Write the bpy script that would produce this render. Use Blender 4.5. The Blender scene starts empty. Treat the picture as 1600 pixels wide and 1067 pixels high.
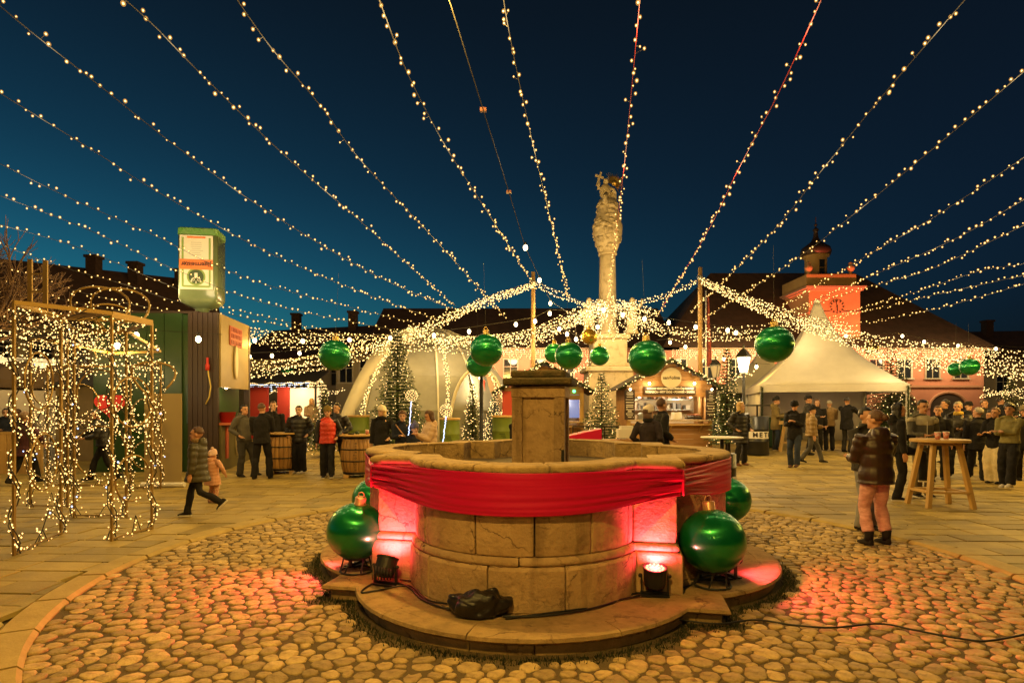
import bpy, math, random
import numpy as np
from mathutils import Vector, Matrix, noise
random.seed(11); RNG = np.random.default_rng(11)
sc = bpy.context.scene; col = sc.collection
PI = math.pi; R = math.radians
# ------------------------------------------------------------------ camera, sky, exposure
CAMZ, F, HY = 1.65, 900.0, 640.0          # eye height, focal length and horizon of the 1600 px photograph
cam = bpy.data.cameras.new('camera'); cam.sensor_width = 36; cam.lens = 36*F/1600
cam.shift_y = (HY-533.5)/1600; cam.clip_start = .05; cam.clip_end = 2000
co = bpy.data.objects.new('camera', cam); col.objects.link(co)
co.location = (0, 0, CAMZ); co.rotation_euler = (R(90), 0, 0); sc.camera = co
W = bpy.data.worlds.new('World'); sc.world = W; W.use_nodes = True
wn = W.node_tree; bg = wn.nodes['Background']
sky = wn.nodes.new('ShaderNodeTexSky'); sky.sky_type = 'NISHITA'; sky.sun_disc = False
sky.sun_elevation = R(-4.5); sky.sun_rotation = R(-55); sky.altitude = 200; sky.ozone_density = 4.0; sky.dust_density = .6
def wmix(bt, a, b_):
    x = wn.nodes.new('ShaderNodeMix'); x.data_type = 'RGBA'; x.blend_type = bt; x.inputs[0].default_value = 1
    for s_, k in ((a, 6), (b_, 7)):
        if isinstance(s_, tuple): x.inputs[k].default_value = (*s_, 1)
        else: wn.links.new(s_, x.inputs[k])
    return x.outputs[2]
wc = wn.nodes.new('ShaderNodeTexCoord'); sx_ = wn.nodes.new('ShaderNodeSeparateXYZ'); wn.links.new(wc.outputs['Generated'], sx_.inputs[0])
wr = wn.nodes.new('ShaderNodeValToRGB'); wn.links.new(sx_.outputs[2], wr.inputs[0])       # dusk: the band over the horizon still glows, the zenith is dark
for k, (p_, v_) in enumerate(((0.0, 1.0), (.2, .78), (.36, .47), (.57, .17), (1, .09))):
    e_ = wr.color_ramp.elements[k] if k < 2 else wr.color_ramp.elements.new(p_)
    e_.position = p_; e_.color = (v_, v_, v_, 1)
tw_ = wmix('MULTIPLY', wmix('MULTIPLY', sky.outputs[0], (8.0, 60.0, 25.5)), wr.outputs[0])
wn.links.new(wmix('ADD', tw_, (.03, .055, .09)), bg.inputs[0])                             # plus the faint even glow of the town
bg.inputs[1].default_value = .1
vs = sc.view_settings; vs.view_transform = 'Standard'; vs.look = 'None'; vs.gamma = 1; vs.exposure = 0; vs.use_curve_mapping = False
cy = sc.cycles; cy.use_denoising = True; cy.denoiser = 'OPENIMAGEDENOISE'; cy.max_bounces = 5; cy.diffuse_bounces = 3
cy.glossy_bounces = 3; cy.transmission_bounces = 3; cy.transparent_max_bounces = 8
cy.sample_clamp_indirect = 3; cy.sample_clamp_direct = 30; cy.caustics_reflective = False; cy.caustics_refractive = False
cy.use_light_tree = True
WARM = (1, .59, .11); CREAM = (1, .72, .34); RED = (1, .05, .08)

# ------------------------------------------------------------------ helpers
def at(px, py, Y): return Vector(((px-800)*Y/F, Y, CAMZ-(py-HY)*Y/F))
def gz(y):
    t = min(max((y-13)/10, 0), 1); return .42*t*t*(3-2*t)
def on(px, Y): return Vector(((px-800)*Y/F, Y, gz(Y)))

class MB:
    def __init__(s): s.v = []; s.f = []; s.m = []
    def add(s, vs_, fs, mi=0):
        b = len(s.v); s.v += [tuple(p) for p in vs_]; s.f += [[b+i for i in q] for q in fs]; s.m += [mi]*len(fs); return s
    def box(s, c, d, rz=0, M=None, mi=0, taper=1):
        x, y, z = d[0]/2, d[1]/2, d[2]/2
        P = [(-x,-y,-z),(x,-y,-z),(x,y,-z),(-x,y,-z),(-x*taper,-y*taper,z),(x*taper,-y*taper,z),(x*taper,y*taper,z),(-x*taper,y*taper,z)]
        Q = M if M is not None else Matrix.Rotation(rz, 3, 'Z')
        return s.add([Vector(c)+Q@Vector(p) for p in P], [(3,2,1,0),(4,5,6,7),(0,1,5,4),(1,2,6,5),(2,3,7,6),(3,0,4,7)], mi)
    def bar(s, a, b, w, d=None, mi=0):
        a, b = Vector(a), Vector(b); z = (b-a); L = z.length; z.normalize()
        x = z.cross(Vector((0,1,0)) if abs(z.y) < .9 else Vector((1,0,0))); x.normalize(); y = z.cross(x)
        return s.box((a+b)/2, (w, d or w, L), M=Matrix((x,y,z)).transposed(), mi=mi)
    def loft(s, rings, mi=0, cap=True, close=True):
        n = len(rings[0]); V = [p for r in rings for p in r]; fs = []
        for i in range(len(rings)-1):
            for j in range(n if close else n-1):
                k = (j+1) % n; fs.append((i*n+j, i*n+k, (i+1)*n+k, (i+1)*n+j))
        if cap: fs.append(tuple(reversed(range(n)))); fs.append(tuple((len(rings)-1)*n+j for j in range(n)))
        return s.add(V, fs, mi)
    def tube(s, pts, r, n=6, mi=0, cap=True):
        pts = [Vector(p) for p in pts]; rr = r if isinstance(r, (list, tuple)) else [r]*len(pts)
        rings = []; x = None
        for i, p in enumerate(pts):
            t = (pts[min(i+1, len(pts)-1)]-pts[max(i-1, 0)])
            if t.length < 1e-9: t = Vector((0,0,1))
            t.normalize()
            if x is None: x = t.orthogonal().normalized()
            x = (x-t*x.dot(t)); x = x.normalized() if x.length > 1e-6 else t.orthogonal().normalized()
            y = t.cross(x); rings.append([p+(x*math.cos(a)+y*math.sin(a))*rr[i] for a in [2*PI*k/n for k in range(n)]])
        return s.loft(rings, mi, cap)
    def lathe(s, prof, n=24, c=(0,0,0), mi=0, sx=1, sy=1, cap=True):
        c = Vector(c)
        return s.loft([[c+Vector((r*sx*math.cos(2*PI*k/n), r*sy*math.sin(2*PI*k/n), z)) for k in range(n)] for r, z in prof], mi, cap)
    def ball(s, c, r, nu=12, nv=8, mi=0, M=None):
        r = (r,)*3 if not isinstance(r, (tuple, list)) else r; c = Vector(c); V = []; fs = []
        for i in range(1, nv):
            th = PI*i/nv
            for j in range(nu):
                p = Vector((r[0]*math.sin(th)*math.cos(2*PI*j/nu), r[1]*math.sin(th)*math.sin(2*PI*j/nu), r[2]*math.cos(th)))
                V.append(c+(M@p if M else p))
        t, b = Vector((0,0,r[2])), Vector((0,0,-r[2])); V += [c+(M@t if M else t), c+(M@b if M else b)]
        T, B = len(V)-2, len(V)-1
        for j in range(nu):
            k = (j+1) % nu; fs.append((T, j, k)); fs.append((B, (nv-2)*nu+k, (nv-2)*nu+j))
            for i in range(nv-2): fs.append((i*nu+j, (i+1)*nu+j, (i+1)*nu+k, i*nu+k))
        return s.add(V, fs, mi)
    def octa(s, c, r, mi=0):
        x, y, z = c
        return s.add([(x+r,y,z),(x-r,y,z),(x,y+r,z),(x,y-r,z),(x,y,z+r),(x,y,z-r)],
                     [(0,2,4),(2,1,4),(1,3,4),(3,0,4),(2,0,5),(1,2,5),(3,1,5),(0,3,5)], mi)
    def prism(s, poly, z0, z1, mi=0):
        return s.loft([[(x, y, z0) for x, y in poly], [(x, y, z1) for x, y in poly]], mi)
    def mesh(s, name, mats, smooth=False):
        me = bpy.data.meshes.new(name); me.from_pydata(s.v, [], s.f)
        for m in (mats if isinstance(mats, (list, tuple)) else [mats]): me.materials.append(m)
        if len(me.materials) > 1: me.polygons.foreach_set('material_index', s.m)
        if smooth: me.polygons.foreach_set('use_smooth', [True]*len(me.polygons))
        me.update(); return me
    def build(s, name, mats, parent=None, smooth=False, loc=None, rz=0, kind=None):
        return put(name, s.mesh(name, mats, smooth), parent, loc, rz, kind)

def put(name, data, parent=None, loc=None, rz=0, kind=None):
    o = bpy.data.objects.new(name, data); col.objects.link(o)
    if parent is not None: o.parent = parent
    if loc is not None: o.location = loc
    if rz: o.rotation_euler[2] = rz
    if kind: o['kind'] = kind
    return o
def tag(o, label, cat, group=None):
    o['label'] = label; o['category'] = cat
    if group: o['group'] = group
    return o
def thing(name, label, cat, loc=(0,0,0), rz=0, group=None):
    return tag(put(name, None, None, loc, rz), label, cat, group)
def bevel(o, w, seg=2):
    b = o.modifiers.new('bevel', 'BEVEL'); b.width = w; b.segments = seg; b.limit_method = 'ANGLE'; b.angle_limit = R(40); return o
def text(name, body, size, mat, parent, loc, rot=(R(90),0,0), ext=.004, align='CENTER', sx=1, bold=0):
    c = bpy.data.curves.new(name, 'FONT'); c.body = body; c.size = size; c.extrude = ext; c.align_x = align; c.align_y = 'CENTER'; c.resolution_u = 3; c.offset = bold
    t = bpy.data.objects.new(name, c); col.objects.link(t)
    me = bpy.data.meshes.new_from_object(t); bpy.data.objects.remove(t); bpy.data.curves.remove(c)
    me.materials.clear(); me.materials.append(mat)
    o = put(name, me, parent, loc); o.rotation_euler = rot; o.scale = (sx, 1, 1); return o

# ------------------------------------------------------------------ materials
MC = {}
def mat(name, c1, rough=.7, c2=None, scale=6, metal=0, bump=0, bscale=40, rnd=0, emit=None, es=0, coat=0, dirt=None, dscale=3, damt=.5, stretch=None, sheen=0, alpha=1, detail=6, spec=.5, crack=0, streak=0):
    if name in MC: return MC[name]
    m = bpy.data.materials.new(name); m.use_nodes = True; nt = m.node_tree; N = nt.nodes; L = nt.links; b = N['Principled BSDF']
    b.inputs['Roughness'].default_value = rough; b.inputs['Metallic'].default_value = metal; b.inputs['Base Color'].default_value = (*c1, 1)
    b.inputs['Specular IOR Level'].default_value = spec
    if coat: b.inputs['Coat Weight'].default_value = coat; b.inputs['Coat Roughness'].default_value = .06
    if sheen: b.inputs['Sheen Weight'].default_value = sheen
    if alpha < 1: b.inputs['Alpha'].default_value = alpha
    vec = None
    if c2 or bump or dirt:
        tc = N.new('ShaderNodeTexCoord'); mp = N.new('ShaderNodeMapping'); L.new(tc.outputs['Object'], mp.inputs[0])
        if stretch: mp.inputs['Scale'].default_value = stretch
        vec = mp.outputs[0]
    out = None
    def noi(s, d=detail):
        n = N.new('ShaderNodeTexNoise'); n.inputs['Scale'].default_value = s; n.inputs['Detail'].default_value = d; n.inputs['Roughness'].default_value = .6; L.new(vec, n.inputs['Vector']); return n
    def mix(fac, a, c, bt='MIX'):
        x = N.new('ShaderNodeMix'); x.data_type = 'RGBA'; x.blend_type = bt
        if hasattr(fac, 'is_linked'): L.new(fac, x.inputs[0])
        else: x.inputs[0].default_value = fac
        for s_, k in ((a, 6), (c, 7)):
            if isinstance(s_, tuple): x.inputs[k].default_value = (*s_[:3], 1)
            else: L.new(s_, x.inputs[k])
        return x.outputs[2]
    def ramp(fac, lo, hi):
        r = N.new('ShaderNodeMapRange'); r.inputs['From Min'].default_value = lo; r.inputs['From Max'].default_value = hi; r.clamp = True; L.new(fac, r.inputs['Value']); return r.outputs[0]
    if c2: out = mix(ramp(noi(scale).outputs[0], .35, .65), tuple(c1), tuple(c2))
    if dirt:
        mu = N.new('ShaderNodeMath'); mu.operation = 'MULTIPLY'; mu.inputs[1].default_value = damt; L.new(ramp(noi(dscale, 9).outputs[0], .53, .70), mu.inputs[0]); out = mix(mu.outputs[0], out if out is not None else tuple(c1), tuple(dirt))
    if streak:
        m2 = N.new('ShaderNodeMapping'); L.new(tc.outputs['Object'], m2.inputs[0]); m2.inputs['Scale'].default_value = (1,1,.10); n2 = N.new('ShaderNodeTexNoise'); n2.inputs['Scale'].default_value = 7; n2.inputs['Detail'].default_value = 6; L.new(m2.outputs[0], n2.inputs['Vector'])
        mu = N.new('ShaderNodeMath'); mu.operation = 'MULTIPLY'; mu.inputs[1].default_value = streak; L.new(ramp(n2.outputs[0], .56, .72), mu.inputs[0]); out = mix(mu.outputs[0], out, (.13,.075,.03))
    if crack:
        wv = N.new('ShaderNodeVectorMath'); wv.operation = 'MULTIPLY_ADD'; nz = noi(5, 4); L.new(nz.outputs[1], wv.inputs[0]); wv.inputs[1].default_value = (.35,.35,.35); L.new(vec, wv.inputs[2])
        vo = N.new('ShaderNodeTexVoronoi'); vo.feature = 'DISTANCE_TO_EDGE'; vo.inputs['Scale'].default_value = crack; L.new(wv.outputs[0], vo.inputs['Vector'])
        ms = N.new('ShaderNodeMath'); ms.operation = 'MULTIPLY'; L.new(ramp(vo.outputs[0], .028, .0), ms.inputs[0]); L.new(ramp(noi(2.2, 3).outputs[0], .46, .6), ms.inputs[1])
        out = mix(ms.outputs[0], out, (.10,.055,.025))
    if rnd:
        oi = N.new('ShaderNodeObjectInfo'); ge = N.new('ShaderNodeNewGeometry')
        ad = N.new('ShaderNodeMath'); ad.operation = 'ADD'; L.new(oi.outputs['Random'], ad.inputs[0]); L.new(ge.outputs['Random Per Island'], ad.inputs[1])
        fr = N.new('ShaderNodeMath'); fr.operation = 'FRACT'; L.new(ad.outputs[0], fr.inputs[0])
        mr = N.new('ShaderNodeMapRange'); mr.inputs['To Min'].default_value = 1-rnd; mr.inputs['To Max'].default_value = 1+rnd*.6; L.new(fr.outputs[0], mr.inputs['Value'])
        cb = N.new('ShaderNodeCombineColor'); [L.new(mr.outputs[0], cb.inputs[i]) for i in range(3)]
        out = mix(1.0, out if out is not None else tuple(c1), cb.outputs[0], 'MULTIPLY')
    if out is not None: L.new(out, b.inputs['Base Color'])
    if bump:
        bn = N.new('ShaderNodeBump'); bn.inputs['Strength'].default_value = min(1, bump); bn.inputs['Distance'].default_value = .02
        L.new(noi(bscale).outputs[0], bn.inputs['Height']); L.new(bn.outputs[0], b.inputs['Normal'])
    if emit: b.inputs['Emission Color'].default_value = (*emit, 1); b.inputs['Emission Strength'].default_value = es; m.cycles.emission_sampling = 'NONE'
    MC[name] = m; return m
def fab(c, rough=.85, bump=.35):
    k = 'fabric_%d_%d_%d' % tuple(int(x*1000) for x in c)
    return mat(k, c, rough, tuple(x*1.5+.004 for x in c), 5, bump=bump, bscale=22, spec=.25)

LIME = mat('limestone', (.50,.335,.175), .82, (.40,.26,.13), 5, bump=.7, bscale=28, dirt=(.2,.115,.05), dscale=11, damt=.6, rnd=.14, crack=2.6, streak=.55)
LIMED = mat('old_limestone', (.40,.27,.12), .9, (.30,.2,.085), 6, bump=.8, bscale=22, dirt=(.15,.10,.04), dscale=9, damt=.65, rnd=.12, crack=1.6, streak=.3)
MOSS = mat('mossy_stone', (.11,.075,.03), .95, (.05,.045,.018), 9, bump=1, bscale=30, dirt=(.2,.14,.07), dscale=14, damt=.6)
COB = mat('cobble', (.54,.385,.16), .65, (.38,.255,.095), 14, bump=1, bscale=26, dirt=(.22,.145,.06), dscale=18, damt=.7, rnd=.38)
SLAB = mat('paving', (.40,.29,.075), .6, (.30,.215,.05), 2.5, bump=.4, bscale=30, dirt=(.17,.12,.035), dscale=1.5, damt=.55, rnd=.3)
KERB = mat('kerb', (.44,.32,.10), .7, (.36,.255,.075), 5, bump=.4, bscale=30, rnd=.15)
EARTH = mat('earth', (.115,.078,.031), .95, (.10,.07,.03), 8, bump=.8, bscale=60)
BLACK = mat('black_paint', (.012,.012,.012), .4)
RUBBER = mat('black_rubber', (.015,.014,.013), .55)
CABLE = mat('cable', (.02,.018,.015), .6)
WOOD = mat('pale_wood', (.60,.38,.13), .55, (.48,.29,.09), 5, bump=.2, bscale=30, stretch=(1,1,.15), rnd=.15)
PLANK = mat('stall_wood', (.46,.24,.08), .6, (.36,.18,.055), 6, bump=.3, bscale=30, stretch=(.2,1,1), rnd=.2)
OAK = mat('barrel_oak', (.44,.24,.075), .5, (.34,.18,.05), 8, bump=.25, bscale=30, stretch=(1,1,.12), rnd=.18)
GOLD = mat('gold_paint', (.30,.19,.05), .5, metal=.4)
GOLDM = mat('gold_cap', (.75,.5,.14), .3, metal=.9)
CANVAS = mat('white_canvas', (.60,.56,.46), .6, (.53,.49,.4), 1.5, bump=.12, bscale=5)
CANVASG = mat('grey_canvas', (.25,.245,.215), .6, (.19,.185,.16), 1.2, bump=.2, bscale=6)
WHITE = mat('white_paint', (.75,.72,.66), .5)
STEEL = mat('steel', (.45,.45,.44), .35, metal=.9)
GLASSD = mat('dark_glass', (.02,.022,.025), .08, spec=.8)
ROOF = mat('roof_tiles', (.20,.10,.055), .85, (.13,.07,.04), 2, bump=.6, bscale=20)
LEAF = mat('fir_needles', (.06,.10,.025), .7, (.09,.12,.035), 2, rnd=.4)
BARK = mat('bark', (.06,.04,.025), .9, bump=.6, bscale=30)
PLASTER = mat('cream_plaster', (.52,.43,.28), .9, (.45,.37,.24), 1.2, bump=.15, bscale=10)
PINK = mat('salmon_plaster', (.60,.25,.16), .9, (.52,.21,.13), .8, bump=.15, bscale=10)
def emis(name, c, s): return mat(name, (.8,.7,.5), .4, emit=c, es=s)
BULB = emis('bulb_glow', (1,.60,.20), 3.0); BULBF = emis('far_bulb_glow', (1,.64,.24), 2.4)
BULBC = emis('cool_bulb_glow', (.35,.55,1), 3); LAMPG = emis('lamp_glow', (1,.75,.4), 14); LANT = emis('lantern_glass_glow', (1,.8,.5), 5)
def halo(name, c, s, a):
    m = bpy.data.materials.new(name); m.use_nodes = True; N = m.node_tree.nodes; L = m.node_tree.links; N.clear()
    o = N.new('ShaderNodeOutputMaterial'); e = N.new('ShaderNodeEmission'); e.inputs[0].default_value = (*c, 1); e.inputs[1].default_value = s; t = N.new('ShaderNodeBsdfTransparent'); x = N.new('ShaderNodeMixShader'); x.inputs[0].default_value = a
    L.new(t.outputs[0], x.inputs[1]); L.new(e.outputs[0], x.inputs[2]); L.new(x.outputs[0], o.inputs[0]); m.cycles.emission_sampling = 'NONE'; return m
HALO = halo('bulb_halo', (1,.48,.09), 1.1, .32)  # faintly glowing see-through shell that imitates the bloom round each bulb
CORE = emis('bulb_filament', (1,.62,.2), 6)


def foil():
    m = MC['green_foil']; N = m.node_tree.nodes; L = m.node_tree.links; b = N['Principled BSDF']
    t = N.new('ShaderNodeTangent'); t.direction_type = 'RADIAL'; t.axis = 'Z'; b.inputs['Anisotropic'].default_value = .75; b.inputs['Anisotropic Rotation'].default_value = .0; L.new(t.outputs[0], b.inputs['Tangent'])
# ------------------------------------------------------------------ ground: kerbed cobble circle in a paved square
CC = Vector((.47, 6.5)); CR = 4.57
m = MB(); xs = list(np.linspace(-140, 140, 41)); ys = [-12,-6,0,4,8,12,13,14,15,16,17,18,19,20,21,22,23,26,32,45,70,120,300,900]
m.add([(x*(1 if y < 100 else 8), y, gz(y)-.060) for y in ys for x in xs], [(i*41+j, i*41+j+1, (i+1)*41+j+1, (i+1)*41+j) for i in range(len(ys)-1) for j in range(40)])
ground = m.build('ground', mat('ground_joints', (.085,.062,.028), .9, (.05,.038,.018), 3, bump=.5, bscale=40), kind='structure')
def pave():
    hs = []; d = .34; y = -1.2; row = 0
    while y < 27:
        dd = d*random.uniform(.92, 1.1); xl = -(y+2.4)*1.0-7; x = xl-random.random()*.6
        while x < (y+2.4)*1.0+7:
            L = random.uniform(.36, .78); g = .010
            P = []
            for (a, b, c, e) in ((x+g,y+g,x+L-g,y+g),(x+L-g,y+g,x+L-g,y+dd-g),(x+L-g,y+dd-g,x+g,y+dd-g),(x+g,y+dd-g,x+g,y+g)):
                for t in (0, .34, .67): P.append(Vector((a+(c-a)*t, b+(e-b)*t)))
            rot = R(-2.2); P = [Vector((p.x*math.cos(rot)-p.y*math.sin(rot), p.x*math.sin(rot)+p.y*math.cos(rot))) for p in P]
            x += L; q = []; ins = 0; Ro = CR+.275
            for p in P:
                r = (p-CC); l = r.length
                if l < Ro: ins += 1; p = CC+r/l*Ro if l > .01 else p
                q.append(p)
            if ins == len(P): continue
            if ins == 0: q = [q[0], q[3], q[6], q[9]]
            c = sum(q, Vector((0,0)))/len(q)
            if ins and abs(sum(q[i].x*q[(i+1)%len(q)].y-q[(i+1)%len(q)].x*q[i].y for i in range(len(q))))/2 < .02: continue
            if c.y > .5 and abs(c.x) > c.y*.95+6: continue
            hs.append((q, c))
        y += dd
    def size(h): return -abs((h[1]).length)
    vis = [h for h in hs if h[1].y > 3.2 and abs(h[1].x) < .9*h[1].y]
    near = set(id(h) for h in sorted(vis, key=size, reverse=True)[:295])
    st = MB()
    for h in hs:
        q, c = h; z = gz(c.y)+random.uniform(-.005, .005); tx, ty = random.uniform(-.006,.006), random.uniform(-.006,.006)
        if len(q) == 4: rings = [[(p.x, p.y, gz(p.y)-.04) for p in q], [(p.x, p.y, gz(p.y)+(z-gz(c.y))-.006+tx*(p.x-c.x)) for p in q], [(p.x+(c.x-p.x)*.02, p.y+(c.y-p.y)*.03, gz(p.y)+(z-gz(c.y))+tx*(p.x-c.x)+ty*(p.y-c.y)) for p in q]]
        else: rings = [[(p.x, p.y, -.04) for p in q], [(p.x, p.y, z) for p in q]]
        if id(h) in near: MB().loft(rings).build('paving_slab', SLAB, ground)
        else: st.loft(rings)
    st.build('distant_paving', SLAB, ground, kind='stuff')
pave()
# kerb ring
circle = put('cobbled_circle', None, None, (CC.x, CC.y, 0), kind='structure')
a = 0; n = 38
for i in range(n):
    a0, a1 = 2*PI*i/n+.0035, 2*PI*(i+1)/n-.0035; ri, ro = CR, CR+.26; z = .014+random.uniform(-.0015,.0015); rings = []
    for t in np.linspace(a0, a1, 5):
        c, s = math.cos(t), math.sin(t); rings.append([(ri*c, ri*s, -.07), (ro*c, ro*s, -.07), (ro*c, ro*s, z-.012), ((ro-.015)*c, (ro-.015)*s, z), ((ri+.03)*c, (ri+.03)*s, z), (ri*c, ri*s, z-.03)])
    MB().loft(rings).build('kerb_stone', KERB, circle)
# cobbles: packed stones, each cut to the room its neighbours leave
def cobbles():
    MB().lathe([(CR+.05,-.059),(CR+.05,-.031)], 90).build('sand_joints', EARTH, circle)
    P = []; d = .136; j = 0; y = -CR
    while y < CR:
        x = -CR+(j % 2)*d/2
        while x < CR:
            P.append((x+random.uniform(-.05,.05), y+random.uniform(-.045,.045))); x += d
        y += d*.84; j += 1
    P = np.array(P); r = np.hypot(P[:,0], P[:,1]); P = P[r < CR-.03]
    D = np.hypot(P[:,None,0]-P[None,:,0], P[:,None,1]-P[None,:,1]); idx = np.argsort(D, 1)[:, 1:15]
    th = np.linspace(0, 2*PI, 12, endpoint=False); items = []; wt = np.exp(RNG.normal(0, .24, len(P)))
    for i, p in enumerate(P):
        dv = P[idx[i]]-p; dl = np.hypot(dv[:,0], dv[:,1]); ph = np.arctan2(dv[:,1], dv[:,0])
        cs = np.cos(th[:,None]-ph[None,:]); share = wt[i]/(wt[i]+wt[idx[i]]); rr = np.where(cs > .05, (dl*share)[None,:]/np.maximum(cs,.05), 9)
        rr = rr.min(1); rr = np.minimum(rr, .125); wb_ = RNG.uniform(.93,1.07,12); rr = .2*np.roll(rr,1)+.6*rr+.2*np.roll(rr,-1); rr = np.minimum(rr*wb_*random.uniform(.88,1.02), .13)-.006
        lim = CR-.01-math.hypot(*p)
        rr = np.minimum(rr, np.maximum(lim, .02)+.02*0+np.abs(np.sin(th-math.atan2(p[1],p[0])))*.06)
        w = p+np.array((CC.x, CC.y))
        # leave the fountain's footprint free
        if fountain_inside(w[0], w[1], .10): continue
        items.append((w, rr))
    key = [(-math.hypot(*it[0])) if (it[0][1] > 3.4 and abs(it[0][0]) < .9*it[0][1]) else -99 for it in items]
    order = np.argsort(key)[::-1][:295]; near = set(order.tolist()); st = MB()
    for i, (w, rr) in enumerate(items):
        hgt = random.uniform(.007, .015); base = random.uniform(-.034, -.026); jr = RNG.uniform(.94,1.05,(4,12)); jz = RNG.uniform(-.0022,.0022,(4,12)); tx, ty = random.uniform(-.08,.08), random.uniform(-.08,.08); rings = []
        for lv, (f, z) in enumerate(((1.0, -1.6), (1.0, .2), (.93, .8), (.62, 1.0))):
            rings.append([(rr[k]*f*jr[lv,k]*math.cos(th[k]), rr[k]*f*jr[lv,k]*math.sin(th[k]), base+hgt*z+jz[lv,k]+ (tx*rr[k]*f*math.cos(th[k])+ty*rr[k]*f*math.sin(th[k]) if z > 0 else 0)) for k in range(12)])
        if i in near: MB().loft(rings).build('cobblestone', COB, circle, True, (w[0]-CC.x, w[1]-CC.y, 0))
        else: st.loft([[(x+w[0]-CC.x, y+w[1]-CC.y, z) for x, y, z in rg] for rg in rings])
    st.build('further_cobbles', COB, circle, True, kind='stuff')
# ------------------------------------------------------------------ fountain
FC = Vector((.33, 6.45)); FA = R(11); U = Vector((math.cos(FA), -math.sin(FA))); NN = Vector((-math.sin(FA), -math.cos(FA)))
def quatre(s, c, r, na=22, nf=4):
    """outline of a square with four round lobes: list of points with outward normals, and marks"""
    P = []; marks = []
    for q in range(4):
        base = quarter(s, c-(.115 if q % 2 else 0), r, na, nf, math.sqrt(max(r*r-(s-c+(0 if q % 2 else .115))**2, 0)))
        for (x, y, t) in base:
            for _ in range(q): x, y = -y, x
            P.append((x, y)); marks.append(t)
    return P, marks
def quarter(s, c, r, na, nf, hx_next):
    hx = math.sqrt(max(r*r-(s-c)**2, 0)); base = []
    a0 = math.atan2(s-c, hx); a1 = PI-a0
    for k in range(na+1):
        a = a0+(a1-a0)*k/na; base.append((r*math.cos(a), c+r*math.sin(a), 'l'))
    for k in range(1, nf): base.append((-hx-(s-hx)*k/nf, s, 'f'))
    base.append((-s, s, 'c'))
    for k in range(1, nf): base.append((-s, s-(s-hx_next)*k/nf, 'f'))
    return base
def normals(P):
    n = len(P); out = []
    for i in range(n):
        a, b, c = Vector(P[i-1]), Vector(P[i]), Vector(P[(i+1) % n]); e1 = (b-a).normalized(); e2 = (c-b).normalized()
        n1 = Vector((e1.y, -e1.x)); n2 = Vector((e2.y, -e2.x)); q = (n1+n2).normalized(); out.append(q/max(.55, q.dot(n1)))
    return out
def fw(x, y, z=0):  # fountain local (x right, y towards viewer) to world
    w = FC+U*x+NN*y; return Vector((w.x, w.y, z))
def fountain_inside(x, y, pad):
    d = Vector((x, y))-FC; a, b = abs(d.dot(U)), abs(d.dot(NN)); s, c, r = 1.70+pad, 1.025, 1.57+pad
    return (a < s and b < s) or math.hypot(a, b-c) < r or math.hypot(a-c+.115, b) < r
fountain = thing('fountain', 'old stone quatrefoil fountain wrapped in red cloth on the cobbled circle', 'fountain', (FC.x, FC.y, 0), 0)
def fl(p): return (p.x-FC.x, p.y-FC.y, p.z)
def course(name, s, c, r, prof, mt, cuts, gap=.004, na=22, smooth=True, jit=0):
    P, mk = quatre(s, c, r, na, 1); Nn = normals(P); n = len(P); sgn = 1 if Nn[0].dot(Vector(P[0])) > 0 else -1
    q = n//4; idx = sorted((k*q+int(round(u*q))) % n for k in range(4) for u in cuts)
    for a, b in zip(idx, idx[1:]+[idx[0]+n]):
        rings = []
        off = random.uniform(-.002, .002); zo = random.uniform(-.0012, .0012)
        for i in range(a, b+1):
            p = Vector(P[i % n]); nv = Nn[i % n]*sgn; t = Vector(P[(i+1) % n])-Vector(P[(i-1) % n]); t.normalize()
            sh = t*gap if i == a else (-t*gap if i == b else Vector((0,0)))
            rings.append([fl(fw(p.x+sh.x+nv.x*(d+off), p.y+sh.y+nv.y*(d+off), z+zo)) for d, z in prof])
        o = MB().loft(rings).build(name, mt, fountain, False)
        if smooth: bevel(o, .012, 2)
# steps: tread with rounded nosing over a recessed riser
course('step_stone', 1.66, 1.025, 1.50, [(-.2,-.055),(0,-.055),(0,.054),(-.2,.054)], LIMED, (.13,.37,.5,.78,.97), .003)
course('step_tread', 1.70, 1.025, 1.54, [(-.2,.058),(0,.058),(.02,.075),(.012,.10),(-.012,.108),(-.2,.108)], LIMED, (.2,.5,.72), .004, smooth=False)
P_, _ = quatre(1.60, 1.025, 1.44); MB().prism([fl(fw(x, y))[:2] for x, y in P_], -.02, .103).build('step_bed', LIMED, fountain)
# basin wall: plinth, moulding, drum
course('plinth_stone', 1.36, 1.025, 1.045, [(-.25,.10),(.035,.10),(.035,.42),(.02,.445),(-.25,.445)], LIME, (.03,.3,.52,.7,.985), .004)
course('moulding_stone', 1.34, 1.025, 1.03, [(-.2,.447),(.018,.447),(.036,.465),(.03,.495),(.005,.515),(-.2,.515)], LIME, (.1,.42,.74), .003)
course('wall_stone', 1.34, 1.025, 1.03, [(-.2,.517),(0,.517),(.008,.6),(.008,1.06),(0,1.148),(-.2,1.148)], LIME, (.03,.22,.37,.56,.74,.985), .005)
course('rim_stone', 1.36, 1.025, 1.04, [(-.22,1.151),(.0,1.151),(.035,1.157),(.050,1.180),(.042,1.212),(.015,1.225),(-.25,1.225)], LIMED, (.06,.35,.56,.74,.95), .005)
P_, _ = quatre(1.2, 1.025, .85); m = MB(); m.prism([fl(fw(x, y))[:2] for x, y in P_], .9, 1.0); m.build('basin_floor', mat('wet_floor', (.07,.045,.018), .8, (.05,.03,.012), 3, bump=.4, bscale=20), fountain)
# inner face of the wall
course('inner_wall', 1.12, 1.025, .80, [(0,.95),(.02,.95),(.02,1.215),(0,1.215)], LIMED, (.1,.5,.74), .003)
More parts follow.
